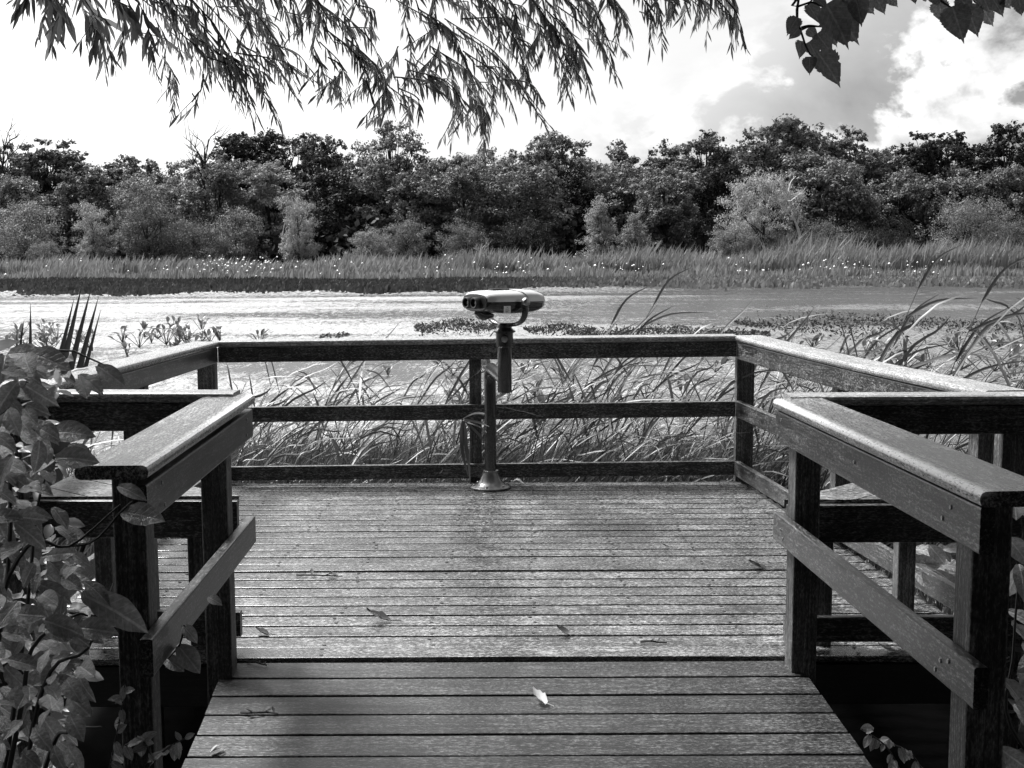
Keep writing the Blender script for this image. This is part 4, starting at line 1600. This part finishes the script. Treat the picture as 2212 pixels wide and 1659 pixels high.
strands = [
    (60, -40, 36, 22), (80, -50, 112, 100), (95, -40, 82, 78), (120, -40, 128, 66), (150, -40, 248, 148), (165, -30, 228, 158), (185, -40, 212, 118), (240, -30, 262, 120),
    (225, -20, 345, 178), (255, -40, 330, 112), (300, -40, 395, 130), (335, 40, 352, 150), (350, 120, 372, 246), (440, 160, 388, 246), (300, -40, 470, 172), (330, -40, 520, 238), (370, -50, 556, 252), (400, -40, 602, 256),
    (420, -40, 640, 206), (445, -50, 636, 158), (480, -50, 640, 186), (500, -40, 604, 168), (430, 50, 545, 258), (465, 110, 600, 262), (510, 90, 640, 212), (390, 30, 500, 190), (350, -30, 450, 120), (460, -40, 560, 120), (520, -40, 590, 100), (280, -40, 420, 90), (310, 0, 440, 160), (400, 60, 520, 220),
    (560, -50, 622, 64), (585, -50, 642, 82), (600, -50, 652, 86), (668, -50, 674, 120), (676, 100, 690, 205), (700, 160, 738, 226), (735, 150, 684, 205),
    (680, 0, 790, 150), (700, 60, 800, 200), (745, 80, 850, 240), (690, 90, 752, 205), (760, 110, 832, 186), (640, -40, 700, 60), (700, -40, 745, 50), (745, -40, 800, 70), (860, 100, 800, 170), (800, 150, 742, 215), (740, 30, 830, 170),
    (860, -60, 870, 60), (880, 60, 868, 215), (845, 205, 798, 268), (845, 190, 885, 262), (860, 190, 905, 240), (830, 170, 790, 250),
    (856, 0, 1186, 270), (880, -40, 1100, 110), (960, 40, 1157, 226), (985, 60, 1175, 268), (905, 20, 1010, 150), (968, 130, 975, 305), (1000, 170, 1045, 316), (1010, 170, 1030, 270), (850, 166, 950, 196), (880, 150, 1000, 215), (930, 100, 1060, 230), (960, 120, 1080, 250), (1000, 110, 1110, 240), (900, 130, 985, 240), (990, 190, 955, 300), (1030, 200, 1050, 310), (940, 30, 905, 130), (950, 90, 890, 170),
    (1013, -40, 1145, 182), (1035, -40, 1134, 98), (1095, 70, 1138, 184), (1060, -40, 1120, 80), (1040, 0, 1080, 90), (1080, 20, 1140, 130), (930, -40, 1010, 40), (980, -40, 1060, 50),
    (1118, -40, 1228, 200), (1144, -40, 1278, 196), (1179, -40, 1324, 160), (1200, 10, 1333, 163), (1150, 0, 1235, 205), (1195, 30, 1270, 190), (1220, -40, 1320, 120), (1130, -20, 1190, 110), (1240, -40, 1300, 80), (1170, 40, 1250, 170), (1140, 30, 1210, 190),
    (1283, -40, 1364, 84), (1362, -40, 1404, 100), (1384, -40, 1430, 97), (1437, -40, 1430, 70), (1467, -40, 1474, 48), (1503, -40, 1526, 84), (1525, -40, 1612, 106), (1540, -10, 1580, 96), (1547, -40, 1588, 42), (1300, -40, 1330, 90), (1410, -40, 1450, 40), (1490, -40, 1500, 55), (540, -50, 560, 40), (900, -50, 935, 40),
]


_r = random.Random(44)
for _s in list(strands):
    _u = _r.uniform(.15, .6)
    _x, _y = _s[0] + (_s[2] - _s[0]) * _u, _s[1] + (_s[3] - _s[1]) * _u
    _l = math.hypot(_s[2] - _s[0], _s[3] - _s[1]) * _r.uniform(.3, .55)
    _a = math.atan2(_s[3] - _s[1], _s[2] - _s[0]) + _r.uniform(-.7, .7)
    strands.append((_x, _y, _x + math.cos(_a) * _l, min(_y + math.sin(_a) * _l, 305)))


def willow_leaf(p, d, L, wd, rg):
    d = d.normalized()
    sd = d.cross(Vector((rg.uniform(-1, 1), rg.uniform(-1, 1), rg.uniform(-.3, .3)))).normalized()
    sd = (sd + Vector((rg.uniform(-.3, .3), 0, 0))).normalized()
    nr = d.cross(sd)
    c = rg.uniform(-.18, .18) * L
    v, f = [], []
    for u, k in ((0, .12), (.25, .8), (.55, 1), (.8, .55), (1, 0.02)):
        m_ = p + d * L * u + nr * c * u * u + Vector((0, 0, -.12 * L * u * u))
        v += [m_ - sd * wd / 2 * k, m_ + sd * wd / 2 * k]
    for i in range(4):
        f.append((2 * i, 2 * i + 1, 2 * i + 3, 2 * i + 2))
    return v, f


rg = random.Random(31)
for si, (x0, y0, x1, y1) in enumerate(strands):
    Y = rg.uniform(4.3, 5.9)
    big = x0 < 260 and y1 < 170
    a, b = at_y(x0, y0, Y), at_y(x1, y1, Y + rg.uniform(-.25, .25))
    mid_ = a.lerp(b, .5) + Vector((0, 0, .06 * (b - a).length)) + Vector((.03, 0, 0))
    C = [p - wc for p in bez([a, mid_, b], 14)]
    if y0 <= 20:                              # the twig comes down from a limb above the picture
        up_ = [a + Vector((-.55 - .3 * rg.random(), -.5, 1.5 + .5 * rg.random())) - wc, a + Vector((-.25, -.2, .75)) - wc, C[0]]
        U = bez(up_, 12)
        ub = MB().tube(U, [.006 * (1 - .5 * i / 12) for i in range(13)], 4, False).build('upper_twig', M_twig, wil)
        ul = MB()
        for k in range(95):
            u = rg.random() * .999
            i = int(u * 12)
            p = U[i].lerp(U[i + 1], u * 12 - i)
            L = rg.uniform(.05, .085)
            ul.add(*willow_leaf(p, Vector((rg.uniform(-.7, .7), rg.uniform(-.7, .7), -.7)), L, L * .17, rg))
        ul.build('foliage', M_willow, ub)['kind'] = 'stuff'
    tw = MB().tube(C, [.0030 * (1 - .6 * i / 14) for i in range(15)], 4, False).build('hanging_branch', M_twig, wil)
    Ln = (b - a).length
    lf = MB()
    step = .0088 if not big else .014
    n = int(Ln / step)
    for k in range(n):
        u = (k + rg.random() * .6) / n
        if rg.random() < .18: continue
        i = min(13, int(u * 14))
        p = C[i].lerp(C[i + 1], u * 14 - i)
        t = (C[i + 1] - C[i]).normalized()
        s = 1 if k % 2 else -1
        out = Vector((t.z, 0, -t.x)) * s
        d = t * rg.uniform(.25, 1.0) + out * rg.uniform(.1, .75) + Vector((0, rg.uniform(-.5, .5), -.75))
        L = rg.uniform(.038, .074) * (1.6 if big else 1) * (1 - .35 * max(0, u - .7) / .3)
        lf.add(*willow_leaf(p, d, L, L * rg.uniform(.13, .18) * (1.35 if big else 1), rg))
    d = (C[-1] - C[-3]).normalized()
    lf.add(*willow_leaf(C[-1], d, .06, .010, rg))
    lo = lf.build('foliage', M_willow, tw)
    lo['kind'] = 'stuff'

# rest of the crown, unseen: leaf curtain thickened behind the camera to block sky
rng = np.random.default_rng(91)


def frame_top(Y):
    return 1.65 + math.tan(R_(11.9)) * Y


n = 240000
cx = rng.uniform(-9, 9, n)
cy = rng.uniform(-8, 5.2, n)
cz = rng.uniform(.0, 8.5, n)
inside_c = ((cx / 9) ** 2 + ((cy + 1.6) / 7.2) ** 2 < 1)
over = cz > np.maximum(3.0, 1.65 + np.tan(R_(12.6)) * np.maximum(cy, 0) + .25)
behind = (cy < -1.5)
shell = (((cx / 9) ** 2 + ((cy + 1.6) / 7.2) ** 2) > .35)
keep = inside_c & (over | (behind & shell))
Cc = np.c_[cx, cy, cz][keep] - np.array(wc)
V, F = leaf_cards(Cc, rng.normal(size=(len(Cc), 3)) + [0, -.3, 0], np.full(len(Cc), .14), rng, .3, np.array([.2, 0, -1.0]))
o = link('crown', mesh_np('crown', V, [F]), M_willow, wil)
o['kind'] = 'stuff'

# ------------------------------------------------------------------ poplar branch at the top right
pop = tag(empty('poplar_tree', (4.2, -1.5, -.5)), 'poplar with large toothed leaves hanging in at the top right corner', 'tree')
pc_ = pop.location
MB().tube(bez([(0, 0, -.2), (-.1, .3, 2), (-.3, 1.2, 4), (-1, 3.4, 4.9), (-1.9, 5.6, 4.4)], 14), [.2 * (1 - .85 * i / 14) for i in range(15)], 10).build('trunk', M_bark, pop, True)


def toothed_leaf(seed):
    rg = random.Random(seed)
    v, f = [(0, 0, 0)], []
    n = 22
    prof = lambda u: (math.sin(math.pi * u ** .62)) ** .85 * .40 * (1 - .12 * u)
    rows = []
    for i in range(1, n):
        u = i / n
        wd = prof(u) * (1 + (.07 if i % 2 else -.05))
        if rg.random() < .05: wd *= .8
        z = -.12 * u * u + rg.uniform(-.006, .006)
        b = len(v)
        v += [(-wd, u - .04 * (i % 2), z + .22 * wd), (-wd * .5, u, z + .08 * wd), (0, u, z), (wd * .5, u, z + .08 * wd), (wd, u - .04 * (i % 2), z + .22 * wd)]
        rows.append(b)
    v.append((0, 1.06, -.15))
    for k in range(4):
        f.append((0, rows[0] + k + 1, rows[0] + k))
    for r0, r1 in zip(rows[:-1], rows[1:]):
        for k in range(4):
            f.append((r0 + k, r0 + k + 1, r1 + k + 1, r1 + k))
    for k in range(4):
        f.append((rows[-1] + k, rows[-1] + k + 1, len(v) - 1))
    m_ = mesh('leaf', v, f, True)
    m_.materials.append(M_poplar)
    return m_


pop_leaf = [toothed_leaf(k) for k in range(4)]
Z3 = lambda x, y: ((1400 + x * .4973) * .8848, y * .4973 * .8848)
pl = [(1100, 85, 1048, 168), (1105, 140, 1060, 192), (1115, 200, 1116, 283), (1160, 278, 1158, 362), (1155, 205, 1205, 290), (1200, 258, 1318, 412), (1150, 140, 1200, 185), (1195, 165, 1268, 260), (1230, 110, 1305, 224), (1240, 20, 1362, 226), (1150, 22, 1215, 108), (1275, 20, 1392, 212), (1185, -10, 1250, 38),
      (1385, -10, 1420, 124), (1400, -20, 1478, 68), (1480, -20, 1530, 64), (1530, -30, 1596, 30), (1330, -30, 1370, 20), (1790, 0, 1815, 112), (1860, 30, 1915, 200), (1930, 30, 1990, 172), (1985, 10, 2070, 124), (2050, -20, 2112, 72), (2105, -40, 2152, 44), (2185, -20, 2202, 78), (1762, -30, 1795, 25), (1890, -20, 1960, 62), (2000, -40, 2050, 62), (1660, -30, 1680, 12), (1720, -30, 1735, 10)]
rg = random.Random(9)
for (x0, y0, x1, y1) in pl:
    Y = rg.uniform(3.6, 4.0)
    a, b = at_y(*Z3(x0, y0), Y), at_y(*Z3(x1, y1), Y + rg.uniform(-.03, .03))
    L = (b - a).length
    d = b - a
    o = leaf_at(pop, a, d, Vector((rg.uniform(-.5, .5), -1, rg.uniform(-.3, .3))), L, rg, pop_leaf)
    o.matrix_basis = o.matrix_basis @ Matrix.Diagonal((1.05, 1, 1, 1))
for pts in ([(1140, -120), (1105, 0), (1098, 90), (1122, 170), (1160, 265), (1230, 310)], [(1300, -130), (1180, -10), (1150, 25)], [(1140, -60), (1180, 10), (1240, 40)], [(1120, 140), (1160, 128), (1225, 132)], [(1700, -150), (1780, -20), (1850, 35), (1900, 60)], [(2000, -150), (1960, -20), (1990, 30)], [(1500, -140), (1440, -40), (1400, 10)], [(2200, -120), (2190, -40), (2185, 0)]):
    P3 = [at_y(*Z3(*p), 3.85) - pc_ for p in pts]
    if pts[0][1] < 0:
        P3 = [Vector((-1.85 + (P3[0].x + 1.85) * .25, 5.45, 4.3)), P3[0].lerp(Vector((-1.85, 5.5, 4.3)), .45)] + P3
    MB().tube(bez(P3, 14), [.0075 * (1 - .75 * i / 14) for i in range(15)], 6).build('twig', M_twig, pop, True)
    if pts[0][1] < 0:                         # leaves on the upper twig, above the picture
        for q in range(9):
            p = P3[0].lerp(P3[1], q / 9) if q < 5 else P3[1].lerp(P3[2], (q - 5) / 5)
            leaf_at(pop, p + pc_, Vector((rg.uniform(-.8, .8), rg.uniform(-.6, .6), -.8)), Vector((rg.uniform(-.5, .5), -1, .3)), rg.uniform(.07, .12), rg, pop_leaf)

# ------------------------------------------------------------------ litter on the planks
def litter(name, label, xv, yv, L, ang, mat, kind, z=None, seed=0):
    rg = random.Random(seed)
    if yv > 1428:
        d = ray(xv, yv)
        t = (-SL * 4.725 - 1.65) / (d.z - SL * d.y)
        p = CAM_POS + d * t
    else:
        p = at_z(xv, yv, 0)
    root = tag(empty(name, (p.x, p.y, p.z + .004), ang), label, {'dry_leaf': 'leaf', 'fallen_twig': 'twig'}.get(name, 'litter'))
    if kind == 'leaf':
        v, f = ovate_leaf(L, L * .5, .8, -.45, 7, .05, 1, seed, .08)
        zm = min(q[2] for q in v)
        link('blade', mesh('blade', [(x, y - L / 2, z_ - zm) for x, y, z_ in v], f, True), mat, root)
        MB().tube([(0, -L / 2, .004 - zm * .3), (.02 * L, -L * .7, .006), (.1 * L, -L * .95, .003)], .0016, 5).build('stalk', mat, root)
    elif kind == 'twig':
        P = bez([(-L / 2, 0, .004), (-L * .1, rg.uniform(-.1, .1) * L, .010), (L * .2, rg.uniform(-.1, .1) * L, .006), (L / 2, 0, .005)], 10)
        MB().tube(P, [.0048 - .002 * i / 10 for i in range(11)], 5).build('stem', mat, root)
        for k in (3, 6, 9):
            v, f = ovate_leaf(L * .22, L * .08, .6, -.2, 5, 0, 1, seed + k, .04)
            M = Matrix.Translation(P[k]) @ Euler((rg.uniform(0, .5), 0, rg.uniform(-2, 2))).to_matrix().to_4x4()
            link('leaf', mesh('leaf', v, f, True), mat, root, M)
    elif kind == 'arch':
        P = bez([(-L * .5, 0, 0), (-L * .25, 0, L * .8), (L * .1, 0, L * .75), (L * .5, 0, 0)], 10)
        v, f = ribbon(P[::1], .018, 10, Vector((.2, 1, .1)).normalized())
        link('blade', mesh('blade', v, f, True), mat, root)
    elif kind == 'tuft':
        for k in range(9):
            a = rg.uniform(-.5, .5)
            P = [Vector((0, 0, .005)), Vector((math.cos(a) * L * .5, math.sin(a) * L * .4, L * .30 * rg.random() + .01)), Vector((math.cos(a) * L, math.sin(a) * L * .6, .004))]
            v, f = ribbon(P, L * .16, 6, Vector((0, 1, rg.uniform(-.5, .5))).normalized())
            link('petal', mesh('petal', v, f, True), mat, root)
    return root


litter('dry_leaf', 'pale curled dry leaf lying on the ramp planks in the foreground', 1165, 1516, .085, .6, M_dryleaf, 'leaf', seed=1)
litter('dry_flower', 'pale dry flower head lying beside the viewer base', 1105, 1046, .09, -.1, M_dryleaf, 'tuft', seed=2)
litter('fallen_twig', 'dark leafy twig lying on the left of the platform floor', 690, 1247, .24, -.15, M_drytwig, 'twig', seed=3)
litter('dry_leaf', 'dark curled leaf on the platform floor left of centre', 818, 1343, .11, 1.4, M_drydark, 'leaf', seed=4)
litter('dry_leaf', 'small dark curled leaf on the platform floor beside the left post', 565, 1372, .065, 1.2, M_drydark, 'leaf', seed=5)
litter('dry_leaf', 'dark star shaped leaf near the front edge of the platform floor', 1217, 1372, .07, 1.0, M_drydark, 'leaf', seed=6)
litter('fallen_twig', 'straight dark twig near the front right of the platform floor', 1412, 1391, .11, -.12, M_drytwig, 'twig', seed=7)
litter('dry_leaf', 'dark dry leaf on the right of the platform floor', 1634, 1228, .085, 1.5, M_drydark, 'leaf', seed=8)
litter('dry_leaf', 'small dark leaf on the right middle of the platform floor', 1437, 1353 - 170, .04, 1.4, M_drydark, 'leaf', seed=9)
litter('dead_reed', 'dark bent reed arching up from the far planks right of the viewer', 1192, 1069, .085, 0, M_reedd, 'arch', seed=10)
litter('dead_reed', 'dark bent reed standing on the far planks left of the viewer', 890, 1056, .07, .3, M_reedd, 'arch', seed=11)
litter('dry_leaf', 'tiny dark leaf in the middle of the platform floor', 1125, 1185, .03, .4, M_drydark, 'leaf', seed=12)
litter('dry_leaf', 'tiny dark leaf left of the viewer shadow on the floor', 684, 1143, .025, .4, M_drydark, 'leaf', seed=13)
litter('fallen_twig', 'thin twig with a curled end on the left side of the ramp planks', 560, 1545, .14, -.1, M_drytwig, 'twig', seed=14)
litter('dry_flower', 'pale crumpled seed head on the ramp planks at the lower left', 455, 1630, .05, .5, M_dryleaf, 'tuft', seed=15)
litter('fallen_twig', 'curved thin twig beside the foot of the left ramp post', 555, 1437, .10, -.5, M_drytwig, 'twig', seed=16)
litter('dry_leaf', 'pale dry leaf caught on the platform edge under the right railing', 1915, 1409, .07, 1.4, M_dryleaf, 'leaf', seed=17)
